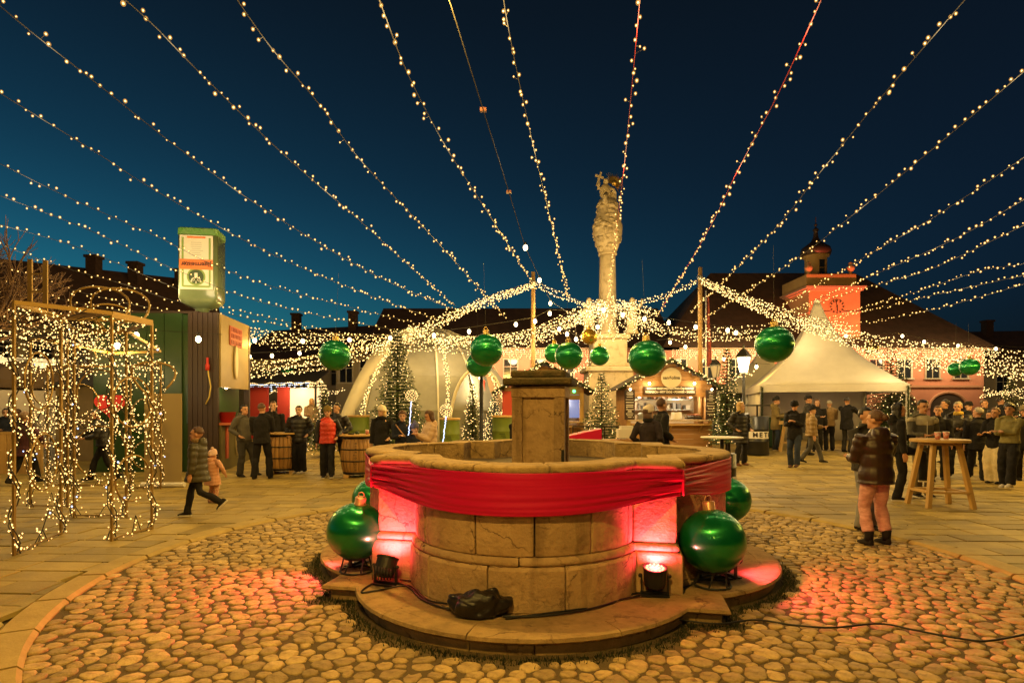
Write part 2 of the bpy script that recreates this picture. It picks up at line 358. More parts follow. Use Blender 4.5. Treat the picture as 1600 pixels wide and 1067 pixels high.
# black edging batten lying round the basin floor
# pillar
def pil(name, z0, z1, w, mt, bv=.012, taper=1):
    m = MB(); m.box((0,0,(z0+z1)/2), (w, w*.96, z1-z0), taper=taper); o = m.build(name, mt, fountain); o.rotation_euler[2] = -FA; return bevel(o, bv)
pil('pillar_core', .98, 1.86, .50, LIME); pil('pillar_head', 1.78, 1.905, .585, LIME, .01); pil('pillar_foot', .98, 1.04, .60, LIME)
for sx in (-1, 1):
    for sy in (-1, 1):
        m = MB(); m.box((sx*.228, sy*.22, 1.41), (.115, .115, .74)); o = m.build('corner_stone', LIME, fountain); o.rotation_euler[2] = -FA; bevel(o, .008)
pil('cap_slab', 1.915, 1.99, .745, MOSS, .02); pil('cap_slab', 1.99, 2.075, .60, MOSS, .025)
m = MB(); m.box((.268, -.27, 1.16), (.03,.03,.13)); o = m.build('drain_pipe', BLACK, fountain); o.rotation_euler[2] = -FA
# the cloth: hull of the wall, wrinkled, gathered at the corner piers
def hull(pts):
    pts = sorted(set(pts)); 
    def half(ps):
        h = []
        for p in ps:
            while len(h) >= 2 and (h[-1][0]-h[-2][0])*(p[1]-h[-2][1])-(h[-1][1]-h[-2][1])*(p[0]-h[-2][0]) <= 0: h.pop()
            h.append(p)
        return h[:-1]
    return half(pts)+half(pts[::-1])
P_, _ = quatre(1.375, 1.025, 1.075, 40); H = hull([(round(x,4), round(y,4)) for x, y in P_])
ring = []
for i in range(len(H)):
    a, b = Vector(H[i]), Vector(H[(i+1) % len(H)]); k = max(1, int((b-a).length/.018))
    ring += [a+(b-a)*t/k for t in range(k)]
nr = len(ring); rows = 34; V = []; Fs = []
cor = [Vector((sx*1.375, sy*1.375)) for sx in (-1,1) for sy in (-1,1)]
for j in range(rows+1):
    v = j/rows
    for i, p in enumerate(ring):
        nv = p.normalized(); dc = min((p-c).length for c in cor); g = math.exp(-(dc/.55)**2)   # gathered near the piers
        s_ = i*.018; lob = 1-math.exp(-(dc/.9)**2)
        z1 = 1.170-.02*g+.012*noise.noise((s_*.8, 3, 0)); z0 = .835+.075*g+.02*noise.noise((s_*.9, 9, 0))+.02*(1-lob)
        z = z0+(z1-z0)*v
        wr = (noise.noise((s_*1.3, v*9+math.sin(s_*1.7)*.5, 1))*.034+noise.noise((s_*.9+7, v*21+s_*.25, 4))*.022)*(.16+1.1*g)+noise.noise((s_*2.5, v*4, 8))*.004
        hem = .006 if j in (0, rows) else 0
        q = p+nv*(.012+wr+.018*g*(.5-abs(v-.5))); w = fw(q.x, q.y, z); V.append(fl(w))
for j in range(rows):
    for i in range(nr): k = (i+1) % nr; Fs.append((j*nr+i, j*nr+k, (j+1)*nr+k, (j+1)*nr+i))
me = MB().add(V, Fs); 
cloth = me.build('red_cloth', mat('red_cloth', (.55,.002,.06), .5, bump=.1, bscale=150, spec=.35), None, True, (FC.x, FC.y, 0)); tag(cloth, 'wide red cloth band stretched round the stone fountain wall', 'cloth')
so = cloth.modifiers.new('thickness', 'SOLIDIFY'); so.thickness = .004
for k, c in enumerate(cor):   # stitched seam and knot at each pier
    m = MB(); n0 = c.normalized(); pts = [fl(fw(*(c+n0*.03), z)) for z in np.linspace(.93, 1.14, 6)]; m.tube(pts, [.006,.012,.014,.014,.012,.006], 6); m.build('seam', MC['red_cloth'], cloth, True)
cobbles()
# moss and grass at the foot of the steps
m = MB(); cnt = 0
while cnt < 9000:
    a = random.uniform(0, 2*PI); k = random.random(); rr = random.uniform(1.6, 3.0); x, y = FC.x+rr*math.cos(a), FC.y+rr*math.sin(a)
    if fountain_inside(x, y, .0) or not fountain_inside(x, y, random.random()**1.5*.17): continue
    h = random.uniform(.004, .04)-.012; t = random.uniform(0, PI); w = random.uniform(.004,.01); dx, dy = w*math.cos(t), w*math.sin(t); lx, ly = random.gauss(0,.018), random.gauss(0,.018)
    m.add([(x-dx,y-dy,-.045),(x+dx,y+dy,-.045),(x+lx,y+ly,h-.015)], [(0,1,2)]); cnt += 1
m.build('moss_tufts', mat('moss', (.028,.034,.010), .9, rnd=.5), kind='stuff')
m = MB()
for k in range(70):    # fallen leaves and litter
    a = random.uniform(0, 2*PI); rr = random.uniform(2.3, 5.6); x, y = CC.x+rr*math.cos(a), CC.y+rr*math.sin(a); s = random.uniform(.012,.028); t = random.uniform(0,6)
    if fountain_inside(x, y, .1): continue
    c_, s_ = math.cos(t)*s, math.sin(t)*s; z = -.012 if rr < 4.5 else .02
    m.add([(x-c_,y-s_,z),(x+s_*.5,y-c_*.5,z+.008),(x+c_,y+s_,z+.004),(x-s_*.5,y+c_*.5,z+.01)], [(0,1,2,3)])
m.build('fallen_leaves', mat('dry_leaf', (.25,.15,.06), .8, rnd=.5), kind='stuff')
# ------------------------------------------------------------------ lamps and strings of lights
def point(name, loc, c, power, radius, parent=None):
    l = bpy.data.lights.new(name, 'POINT'); l.color = c; l.energy = power; l.shadow_soft_size = radius
    return put(name, l, parent, loc)
def spot(name, loc, target, c, power, angle, blend, radius, parent=None):
    l = bpy.data.lights.new(name, 'SPOT'); l.color = c; l.energy = power; l.spot_size = R(angle); l.spot_blend = blend; l.shadow_soft_size = radius
    o = put(name, l, parent, loc); o.rotation_euler = (Vector(target)-Vector(loc)).to_track_quat('-Z', 'Y').to_euler(); return o
m = MB(); m.ball((0,0,0), (.055,.055,.07), 12, 8); GLOBE = m.mesh('globe', LAMPG, True)
m = MB(); m.lathe([(.018,.06),(.03,.065),(.03,.13),(.012,.14)], 8); SOCK = m.mesh('socket', BLACK, True)
def festoon(label, pts, lamps, power, c=WARM, cab=.008, scale=1.0):
    """a cable through world points carrying big lamps; lamps hang below it"""
    t = thing('festoon_cable', label, 'festoon lights', pts[0]); o0 = Vector(pts[0])
    MB().tube([Vector(p)-o0 for p in pts], cab, 4).build('cable', CABLE, t)
    for p in lamps:
        q = Vector(p)-o0; g = put('lamp', GLOBE, t, q); s = put('socket', SOCK, g); g.scale = (scale,)*3
        if power: point('lamp_light', q-Vector((0,0,.12)), c, power, .06, t)
    return t
def spline(pts, n=12):
    P = [Vector(p) for p in pts]; out = []
    for i in range(len(P)-1):
        p0, p1, p2, p3 = P[max(i-1,0)], P[i], P[i+1], P[min(i+2,len(P)-1)]
        for k in range(n):
            t = k/n; out.append(.5*((2*p1)+(p2-p0)*t+(2*p0-5*p1+4*p2-p3)*t*t+(3*p1-p0-3*p2+p3)*t**3))
    out.append(P[-1]); return out
def walk(pts, step, jit=0.0):
    d = step*random.random(); i = 0; acc = 0; out = []
    for a, b in zip(pts, pts[1:]):
        L = (b-a).length
        while d <= acc+L:
            out.append((a.lerp(b, (d-acc)/max(L,1e-6)), (b-a).normalized())); d += step*(1+random.uniform(-jit, jit))
        acc += L
    return out
m = MB(); m.ball((0,0,0), .62, 8, 6); m.ball((0,0,0), 1.45, 10, 7, mi=1); BULBM = m.mesh('bulb', [CORE, HALO], True)
def sline(px, y0, y1):
    """photo polyline to 3D: straight in depth between y0 (first point) and y1 (last)"""
    L = [0]
    for a, b in zip(px, px[1:]): L.append(L[-1]+math.hypot(b[0]-a[0], b[1]-a[1]))
    return [at(x, y, 1/((1/y0)*(1-l/L[-1])+(1/y1)*l/L[-1])) for (x, y), l in zip(px, L)]
def string_light(label, px, y0, y1, step=.16, r=.0140, cab=None):
    pts = spline(sline(px, y0, y1), 10); o0 = pts[0]
    t = thing('string_light', label, 'string lights', o0, 0, 'light strings fanned out over the square')
    MB().tube([p-o0 for p in pts], .006, 4).build('cable', cab or CABLE, t)
    w = walk(pts, step, .45); stems = MB(); bs = []
    for p, d in w:
        s = d.cross(Vector((0,0,1))).normalized(); q = p+s*random.gauss(0,.035)+Vector((0,0,random.choice((-1,1,1))*random.uniform(.01,.06)))-o0
        stems.tube([p-o0, q], .004, 3, cap=False); bs.append((q, r*(1+.02*max(0, p.y-8))*random.choice((.7,.9,1,1,1.1,1.3))))
    stems.build('bulb_stems', CABLE, t, kind='stuff')
    for f_ in (.25, .6): point('string_glow', pts[int(len(pts)*f_)]-o0-Vector((0,0,.15)), CREAM, 34, .25, t)
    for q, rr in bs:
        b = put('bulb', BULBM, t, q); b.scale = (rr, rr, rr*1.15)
    return t
REDC = mat('red_cable', (.35,.02,.015), .5)
S = string_light
def nearY(y): return 4.35*F/(HY-y)
S('light string running from the top left corner down to the mast', [(-40,-25),(30,35),(140,122),(290,240),(430,338),(590,432),(715,487)], 6.4, 20)
S('light string second from the top left corner, passing left of the bottle sign lamps', [(165,-25),(240,40),(320,122),(450,248),(560,343),(650,425),(712,478)], 6.0, 20)
S('light string crossing the dark sky midway between the bottle sign and the mast', [(350,-30),(420,70),(500,165),(570,258),(680,375),(790,497)], 6.0, 20)
S('steep light string ending at the top of the wooden mast', [(578,-40),(600,20),(640,122),(700,235),(762,332),(838,452)], 5.9, 20)
S('nearly vertical light string just right of the bare lamp cable', [(783,-40),(790,20),(812,132),(836,240),(862,352),(888,466)], 5.9, 21)
S('light string on a red cable hanging in front of the stone column', [(1003,-40),(998,20),(986,150),(975,262),(962,370),(950,472)], 5.9, 21.5, .16, .0140, REDC)
S('light string on a red cable slanting down to the right hand mast', [(1300,-40),(1272,25),(1212,155),(1152,268),(1100,372),(1028,492)], 6.0, 20.5, .16, .0140, REDC)
S('light string from the top right passing left of the clock tower cupola', [(1530,-25),(1480,32),(1375,155),(1285,265),(1195,375),(1078,490)], 6.2, 21)
S('light string crossing the cupola of the clock tower', [(1650,70),(1600,112),(1480,214),(1340,330),(1225,418),(1085,508)], 7.2, 22)
S('light string at right ending behind the top of the clock tower', [(1650,212),(1600,246),(1455,342),(1340,408),(1210,487)], 9.5, 23)
S('light string low at right above the tower parapet', [(1650,290),(1600,312),(1495,372),(1378,424),(1215,495)], 11, 24)
S('light string low at right just under its neighbour at the tower clock', [(1650,328),(1600,352),(1450,422),(1345,452),(1225,492)], 12, 24)
S('light string at far right over the dark roof, upper of the last three', [(1660,395),(1600,412),(1530,424),(1425,458),(1290,500)], 14.5, 25)
S('light string at far right over the dark roof, middle of the last three', [(1660,416),(1600,430),(1500,452),(1420,470),(1280,505)], 15, 25)
S('light string at far right over the dark roof, lowest of the last three', [(1660,425),(1600,444),(1480,478),(1380,500),(1300,512)], 15.5, 25)
S('light string from the left edge passing right above the bottle sign', [(-45,118),(0,146),(140,232),(255,305),(420,395),(560,455),(700,505)], 8.2, 20)
S('light string crossing the upper half of the bottle sign', [(-45,236),(0,256),(110,310),(250,372),(330,412),(450,455),(650,505)], 10.3, 19.5)
S('light string crossing the lower half of the bottle sign', [(-45,288),(0,306),(135,358),(290,428),(430,478),(640,520)], 11.5, 19)
S('light string passing over the neck of the bottle sign', [(-45,332),(0,351),(120,386),(250,440),(360,482),(560,528)], 12.8, 19)
S('light string over the dark left roof, topmost below the chimneys', [(-45,370),(0,383),(100,418),(200,446),(310,480),(540,530)], 14, 19)
S('light string sagging over the dark left roof towards the green kiosk', [(-45,398),(20,420),(110,452),(200,474),(300,492),(420,520)], 15, 19)
S('light string sagging low across the dark left roof edge', [(-45,425),(30,448),(120,474),(220,490),(330,505),(460,535)], 15.6, 19)
# bare cable with lamps straight overhead, carried on behind the viewer
c1 = [(-.9,-9,6.2), (-.85,-3,6.05), (-.82,2,5.95)]+[tuple(p) for p in sline([(690,-34),(705,10),(755,172),(795,300),(821,387),(860,470),(905,500)], 6.0, 20.5)]
ov = sline([(690,-34),(755,172),(795,300),(821,387),(843,438),(860,474)], 6.0, 20)
FEST = festoon('bare black cable with large lamps running overhead to the mast', c1, [(-.87,-6,6.02), (-.83,.3,5.85), ov[0]-Vector((0,0,.1)), ov[3], ov[4], ov[5]], 0)
for p, pw in (((-.87,-6,5.88), 500), ((-.83,.3,5.72), 1250), (tuple(ov[0]-Vector((0,0,.24))), 900), (tuple(ov[3]-Vector((0,0,.13))), 850), (tuple(ov[4]-Vector((0,0,.13))), 200), (tuple(ov[5]-Vector((0,0,.13))), 60)):
    point('lamp_light', Vector(p)-Vector(c1[0]), WARM, pw, .08, FEST)
for q in (2, 3):
    m = MB(); m.box((0,0,0), (.09,.05,.05)); o = m.build('cable_clamp', mat('rusty_clamp', (.2,.06,.03), .6), FEST, loc=sline([(690,-14),(755,172),(795,300),(860,470)], 6.0, 20.5)[q-1]-Vector(c1[0]))
def fest_px(label, lst, Y, power, **k):
    P = [at(x, y, Y) for x, y in lst]; ext = [P[0]+Vector((-.5,0,.1))]+[p+Vector((0,0,.13)) for p in P]+[P[-1]+Vector((.5,0,.1))]
    return festoon(label, ext, P, power, **k)
fest_px('lamp cable over the dome tent at the height of the light canopy', [(546,531),(610,528),(678,524),(733,518),(806,507),(836,502),(859,490)], 18.4, 38)
fest_px('lamp cable looping through the light cluster at the column foot', [(874,514),(886,522),(900,530),(912,527),(923,517),(934,511),(943,484),(973,492)], 19.0, 26, c=CREAM)
fest_px('lamp cable between the stone column and the pagoda tent', [(1007,498),(1045,504),(1087,511),(1137,516),(1150,520)], 18.2, 45)
fest_px('lamp cable low over the food stall towards the pagoda tent', [(1047,535),(1071,542),(1131,561),(1182,573)], 21.5, 30)
fest_px('lamp cable at right in front of the dark far roof', [(1322,525),(1410,525),(1444,534),(1497,540),(1556,545),(1620,548)], 25, 190)
fest_px('lamp cable at left over the narrow lane between the kiosk and the dome', [(390,557),(425,556),(468,552),(473,533),(398,532)][:3], 20, 60)
fest_px('lamp cable above the lane at left, upper of the two', [(398,532),(473,533),(546,531)], 17.5, 60)
fest_px('lamp cable above the gold light frame at left', [(-160,500),(-40,508),(112,517),(183,540),(213,524),(310,530)], 12.2, 34)
fest_px('lamp cable along the right side of the square beyond the high table', [(1640,500),(1760,495),(1900,490)], 12.5, 300)

# dense nets of lights that hang from the masts
CANC = mat('net_cable', (.05,.035,.02), .6)
def net(label, strands, step=.095, r=.0205, group=None, bm=None, jz=.03, name='light_net'):
    o0 = strands[0][0]; t = thing(name, label, 'light net', o0, 0, group); cb = MB(); bb = MB()
    for s in strands:
        cb.tube([p-o0 for p in s], .007, 3, cap=False)
        for p, d in walk(s, step, .5):
            bb.octa(p-o0+Vector((random.gauss(0,jz), random.gauss(0,jz), random.gauss(-.02,jz))), r*random.uniform(.8,1.25))
    if name == 'light_net':
        s = strands[len(strands)//2]
        for f_ in (.2,.5,.8): point('net_glow', s[int(len(s)*f_)]-o0-Vector((0,.3,.35)), CREAM, 34, .4, t)
    cb.build('net_cables', CANC, t, kind='stuff'); bb.build('net_bulbs', bm or BULBF, t, True, kind='stuff'); return t
def band(px, Ya, Yb, n, th0, th1, dep=.9):
    """n strands through photo points, fanning from thickness th0 to th1 (photo px)"""
    out = []; base = [Vector((x, y, 0)) for x, y in px]
    for i in range(n):
        f = (i+.5)/n-.5; k = len(base)-1; dy = random.uniform(-.5,.5)
        lst = [(b.x, b.y+(th0+(th1-th0)*j/k)*(f)+math.sin(PI*j/k)*random.uniform(-3,5)) for j, b in enumerate(base)]
        Y0, Y1 = Ya+f*dep*.2, Yb+f*dep
        out.append(spline(sline(lst, Y0, Y1), 8))
    return out
G = 'light nets hung from the two masts'
net('dense light net falling from the left mast over the dome to the lane', band([(834,444),(760,470),(690,500),(620,528),(540,555),(460,570),(385,577)], 20, 18, 9, 8, 30), group=G)
net('light net along the dome top from the lane to the column', band([(380,524),(470,532),(560,532),(650,536),(740,535),(820,528),(880,505),(925,482)], 18.5, 20.5, 7, 26, 30), .10, group=G)
net('light net sagging from the dome crown to the stone column', band([(640,515),(700,530),(770,530),(850,518),(905,495),(945,478)], 19.2, 21.5, 7, 18, 22), group=G)
net('two light strands from the left mast to the column', band([(834,442),(870,458),(905,470),(950,480)], 20, 22.5, 2, 6, 16), .08, group=G)
net('two light strands from the column up to the right mast', band([(950,482),(990,470),(1040,458),(1092,437)], 22.5, 20, 2, 16, 6), .08, group=G)
net('dense light net falling from the right mast past the clock tower', band([(1095,437),(1150,463),(1210,488),(1280,512),(1340,530),(1420,548),(1500,558),(1640,575)], 20, 17, 11, 10, 46), .09, group=G)
net('light net sagging between the column and the pagoda tent', band([(960,480),(1010,506),(1060,520),(1120,522),(1190,518),(1260,505),(1330,518)], 21.5, 20.5, 7, 14, 30), .10, group=G)
net('light net of the far right hanging over the dark roof', band([(1350,545),(1420,562),(1500,570),(1660,585)], 19, 18, 6, 14, 34), .10, group=G)
sw = []
cen = at(955, 470, 22.4)
for k in range(30):
    a = 2*PI*k/30; e = cen+Vector((math.cos(a)*random.uniform(1.2,2.2), -.6+math.sin(a)*1.4, -random.uniform(.5,1.2))); mid = (cen+e)/2+Vector((0,0,random.uniform(-.1,.35)))
    sw.append(spline([cen+Vector((math.cos(a)*.5, math.sin(a)*.5-.2,-.1)), mid, e], 6))
for k in range(9):
    x0 = 895+k*13; sw.append(spline([at(x0, 484, 21.4), at(x0+10, 528+random.uniform(-6,8), 21.3), at(x0+26, 486, 21.4)], 7))
net('ball of light strands bunched round the stone column', sw, .085, .02)
# ------------------------------------------------------------------ buildings
def window(par, c, w, h, ux, nv, frame, pane, dep=.14):
    """recessed window on a wall: c centre on the wall face, ux along the wall, nv outwards"""
    ux = Vector((*ux, 0)).normalized(); n = Vector((*nv, 0)).normalized(); M = Matrix((ux, -n, Vector((0,0,1)))).transposed(); c = Vector(c)
    f = MB(); t = .09
    for s in (-1, 1): f.box(c+ux*s*(w/2+t/2)+n*.03, (t, .10, h+2*t), M=M)
    f.box(c+Vector((0,0,h/2+t/2))+n*.032, (w, .10, t), M=M); f.box(c-Vector((0,0,h/2+t/2))+n*.06, (w+.34, .2, t), M=M)
    fo = f.build('window', frame, par)
    p = MB(); p.box(c+n*.004, (w, .012, h), M=M); p.build('pane', pane, fo)
    g = MB(); g.box(c+n*.022, (.05, .03, h), M=M); g.box(c+Vector((0,0,h*.12))+n*.024, (w, .03, .05), M=M); g.build('glazing_bar', frame, fo)
def gable(par, A, B, dep, z0, zr, over=.5, hip=0, mt=ROOF, base=0, wallm=PLASTER):
    """house body + pitched roof; A,B ends of the front wall (xy), depth away from the viewer"""
    A, B = Vector(A), Vector(B); u = (B-A).normalized(); n = Vector((-u.y, u.x)); 
    if n.y < 0: n = -n
    C, D = B+n*dep, A+n*dep; m = MB(); m.prism([tuple(A), tuple(B), tuple(C), tuple(D)], base, z0); m.build('wall', wallm, par)
    a, b, c, d = A-u*over-n*over, B+u*over-n*over, C+u*over+n*over, D-u*over+n*over
    r0, r1 = (A+D)/2-u*(over-hip), (B+C)/2+u*(over-hip)
    m = MB(); V = [(a.x,a.y,z0),(b.x,b.y,z0),(c.x,c.y,z0),(d.x,d.y,z0),(r0.x,r0.y,zr),(r1.x,r1.y,zr)]
    m.add(V, [(0,1,5,4),(2,3,4,5),(1,2,5),(3,0,4),(0,3,2,1)]); r = m.build('roof', mt, par)
    e = MB(); e.bar((a.x,a.y,z0-.09), (b.x,b.y,z0-.09), .16, .2); e.build('eaves', mat('eaves', (.3,.2,.12), .8), par)
    return u, n, r
def chimney(r, x, y, z0, z1, w=.8):
    m = MB(); m.box((x,y,(z0+z1)/2), (w, w, z1-z0)); m.box((x,y,z1+.08), (w*1.25, w*1.25, .16)); m.build('chimney', mat('chimney_brick', (.12,.06,.035), .9, (.07,.04,.025), 6, bump=.5), r)
WF = mat('window_frame', (.42,.34,.24), .6); WFW = mat('white_window_frame', (.62,.55,.42), .6)
LITP = mat('lit_pane', (.4,.3,.15), .2, emit=(1,.62,.25), es=.35)
# town hall: low left wing and tall right wing with the clock tower
hall = thing('town_hall', 'long salmon pink town hall with a steep dark roof and lit eaves', 'building', (0,42,0))
def rel(o, dx, dy):
    for c in o.children: c.location = (-dx, -dy, 0)
gable(hall, (-10,42), (11.4,42), 11, 6.1, 10.0, .6, 0, base=.3, wallm=PINK)
gable(hall, (11.4,42), (34.4,42), 13.5, 6.1, 13.2, .6, 6, base=.3, wallm=PINK)
for k in range(21):
    x = -8.3+2.05*k
    if 19.6 < x < 26.0: continue
    window(hall, (x, 42, 4.62), .95, 1.35, (1,0), (0,-1), WF if k % 3 else WFW, LITP if k in (9,) else GLASSD)
m = MB(); m.box((12.2,41.94,3.35), (44,.12,.16)); m.build('string_course', mat('pink_trim', (.5,.25,.15), .8), hall)
for x in (13.5, 16.5, 28.2, 31.8):
    m = MB(); pr = [(x-1.3, .42), (x+1.3, .42)]+[(x+1.3*math.cos(a), 1.75+1.05*math.sin(a)) for a in np.linspace(0, PI, 13)]
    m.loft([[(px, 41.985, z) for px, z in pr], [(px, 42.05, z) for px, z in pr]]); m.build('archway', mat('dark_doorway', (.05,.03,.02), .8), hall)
    m = MB(); m.tube([(x+1.42*math.cos(a), 41.97, 1.75+1.17*math.sin(a)) for a in np.linspace(0, PI, 13)], .1, 6); m.build('arch_moulding', MC['pink_trim'], hall)
rel(hall, 0, 42)
# clock tower stands in the front of the hall's roof
TX, TY = 23.6, 42.1
tower = thing('clock_tower', 'square salmon clock tower with a round yellow cupola above the dark roof', 'tower', (TX, TY, 0)); PT = mat('tower_plaster', (.60,.30,.13), .9, (.5,.24,.1), .7, bump=.15, bscale=10)
YT = mat('ochre_plaster', (.50,.30,.10), .9, (.4,.23,.075), .8, bump=.15, bscale=10)
tower.scale = (1,1,.93); m = MB(); m.box((0,2,6), (3.75,3.9,10.6)); m.build('shaft', PT, tower)
m = MB(); m.box((0,2,11.38), (4.4,4.5,.16)); m.box((0,2,11.22), (4.1,4.2,.16)); m.box((0,2,9.45), (3.85,4.0,.08)); m.build('cornice', MC['pink_trim'], tower)
m = MB(); m.box((-.2,2,11.95), (3.65,3.8,.98)); m.build('parapet', YT, tower)
for sx in (-1.75, 1.35):
    m = MB(); m.lathe([(.16,12.44),(.1,12.6),(.26,12.85),(.3,13.05),(.12,13.2),(.18,13.35),(.02,13.5)], 10, (sx,.35,0)); m.build('urn', PT, tower, True)
m = MB(); m.lathe([(.82,12.4),(.86,12.6),(.78,12.65),(.78,14.2),(.95,14.3),(.95,14.42)], 20, (-.35,2,0)); m.build('cupola_drum', YT, tower, True)
m = MB(); m.lathe([(1.02,14.42),(1.1,14.7),(1.0,15.05),(.62,15.35),(.34,15.6),(.2,15.9),(.14,16.4),(.24,16.55),(.1,16.7),(.03,16.8)], 20, (-.35,2,0)); m.build('cupola_roof', mat('copper_roof', (.09,.05,.03), .5, metal=.4), tower, True)
m = MB(); m.bar((-.35,2,16.8), (-.35,2,17.6), .05); m.ball((-.35,2,16.95), .12); m.build('finial', MC['copper_roof'], tower)
for z, h in ((12.85,.75),(13.6,.62)):
    m = MB(); m.box((-.30,1.2,z), (.36,.1,h)); m.build('cupola_window', GLASSD, tower)
ck = MB(); ck.lathe([(.56,0),(.56,.05)], 28); c = ck.build('clock_face', PT, tower, False, (.15,.06,9.85)); c.rotation_euler = (R(90),0,0)
DK = mat('clock_black', (.03,.02,.015), .5); m = MB()
for k in range(12):
    a = k*PI/6; d = Vector((math.sin(a), 0, math.cos(a))); m.bar(Vector((0,-.07,0))+d*.40, Vector((0,-.07,0))+d*.53, .075, .03)
m.build('numeral_marks', DK, c).rotation_euler = (R(-90),0,0)
m = MB()
for a, L, w in ((R(178), .33, .08), (R(-14), .46, .055)): m.bar((0,-.10,0), (math.sin(a)*L,-.10,math.cos(a)*L), w, .02)
m.ball((0,-.10,0), .06, 8, 6); m.build('clock_hands', DK, c).rotation_euler = (R(-90),0,0)
fl_ = thing('floodlight', 'small floodlight on the ground below the clock tower wall', 'floodlight', (21.5, 36.5, gz(36)))
m = MB(); m.box((0,0,.25), (.4,.2,.3)); m.build('housing', BLACK, fl_); m = MB(); m.box((0,0,.05), (.1,.3,.1)); m.build('foot', BLACK, fl_)
spot('flood_light', (0,.2,.45), (2,6,9), (1,.18,.09), 13000, 75, .6, .1, fl_)
fl_ = thing('floodlight', 'small floodlight on the ground before the pink wall beside the dome', 'floodlight', (1.5, 36.5, gz(36)))
m = MB(); m.box((0,0,.25), (.4,.2,.3)); m.build('housing', BLACK, fl_); m = MB(); m.box((0,0,.05), (.1,.3,.1)); m.build('foot', BLACK, fl_)
spot('flood_light', (0,.2,.45), (.5,6,4), (1,.22,.13), 2600, 100, .6, .1, fl_)
# curtains of icicle lights under the eaves
def icicle(label, x0, x1, y, z, drop, step, r=.032):
    t = thing('icicle_lights', label, 'icicle lights', (x0, y, z)); cb = MB(); bb = MB(); cb.tube([(0,0,0),(x1-x0,0,0)], .012, 3); x = 0
    while x < x1-x0:
        d = drop*random.uniform(.4, 1); cb.tube([(x,0,0),(x,0,-d)], .006, 3, cap=False); zz = -.04
        while zz > -d: bb.octa((x+random.gauss(0,.03), random.gauss(0,.03), zz), r*random.uniform(.7,1.2)); zz -= .13
        x += step*random.uniform(.7,1.3)
    cb.build('curtain_cables', CANC, t, kind='stuff'); bb.build('curtain_bulbs', BULBF, t, True, kind='stuff')
    for k in range(4): point('curtain_light', ((x1-x0)*(k+.5)/4, -.9, -.5), CREAM, 250, .4, t)
icicle('curtain of icicle lights under the eaves between the dome and the column', -3.2, 5.6, 41.2, 5.95, .75, .12)
icicle('curtain of icicle lights under the eaves behind the food stall', 11.5, 18.6, 41.2, 5.95, .8, .12)
icicle('curtain of icicle lights under the eaves right of the clock tower', 24.5, 34.6, 41.2, 5.95, .8, .13)
# far right houses
def house(label, A, B, dep, z0, zr, wm, rows, n, pane=GLASSD, hip=0, chim=(), ww=.9, wh=1.35, fr=WFW, name='house'):
    t = thing(name, label, 'building', (A[0], A[1], 0)); u, nn, r = gable(t, A, B, dep, z0, zr, .5, hip, wallm=wm)
    L = (Vector(B)-Vector(A)).length
    for z in rows:
        for k in range(n): p = Vector(A)+u*(L*(k+.5)/n); window(t, (p.x, p.y, z), ww, wh, u, -nn, fr, pane)
    for f, z in chim:
        p = Vector(A)+u*L*f+nn*dep*.42; chimney(r, p.x, p.y, z0+1, z, .62)
    for c in t.children: c.location = (-A[0], -A[1], 0)
    return t
house('pale house with a dark roof at the far right behind the crowd', (36.2,47), (50,45), 10, 5.2, 8.6, PLASTER, (3.7,), 6, chim=((.35,9.3),), ww=1.0, wh=1.6)
house('low dark roofed house beyond the far right corner', (50.5,44), (62,38), 9, 6, 9.5, PLASTER, (4.2,), 4)
# left side of the square
house('white cafe house at left with three chimneys on its dark roof', (-27.5,30), (-18.6,36), 9, 6.2, 10.5, PLASTER, (5.0,), 7, chim=((.42,11.0),(.62,10.9),(.86,10.8)), ww=.95, wh=1.5, fr=mat('brown_frame', (.1,.06,.03), .6))
house('tall dark roofed house at the left edge of the square', (-36,20), (-27.7,29.8), 9, 6.0, 11.0, PLASTER, (4.9,), 5, ww=.95, wh=1.5, fr=MC['brown_frame'])
house('cream house with dark roof across the lane left of the dome', (-21,44), (-11.8,41), 9, 5.4, 8.3, PLASTER, (4.1,), 6, chim=((.25,9.3),(.8,9.2)), fr=WF, ww=.8, wh=1.4)
house('narrow cream house with white windows just left of the dome', (-11.6,38), (-7.6,38), 8, 5.2, 7.2, PLASTER, (4.2,), 3, fr=WFW, ww=.8, wh=1.5)
house('distant house with a mansard roof rising behind the lane', (-20,62), (-12.5,62), 8, 7.4, 10.6, PLASTER, (5.5,), 4, chim=((.9,10.4),))
sp = thing('church_spire', 'small distant church turret with an onion dome behind the dome tent', 'spire', at(600,640,70)*1); 
m = MB(); m.lathe([(1.0,-2),(1.0,6.8),(1.25,7.0),(1.1,7.8),(.5,8.4),(.35,9.0),(.55,9.5),(.3,10.0),(.06,10.6),(.04,12)], 12); m.build('turret', MC['copper_roof'], sp, True)
# cafe sign and crest on the white house
csg = thing('cafe_sign', 'long pale sign board with a dark crest on the white cafe house', 'sign', at(36,577,29.2))
m = MB(); m.box((0,0,0), (3.6,.08,1.15)); o = m.build('board', WHITE, csg); csg.rotation_euler[2] = R(34)
m = MB(); m.lathe([(.26,0),(.26,.03)], 16); c = m.build('crest', DK, csg, loc=(.1,-.08,.12)); c.rotation_euler = (R(90),0,0)
m = MB()
for s in (-1,1):
    for k in range(6): a = R(20+k*22); m.bar((s*.25,-.06,-.2), (s*(.3+.6*math.cos(a)),-.06,-.2+.4*math.sin(a)), .05, .02)
m.bar((-.9,-.06,-.36), (.9,-.06,-.36), .09, .02); m.build('crest_scrolls', DK, csg, loc=(.1,0,0))

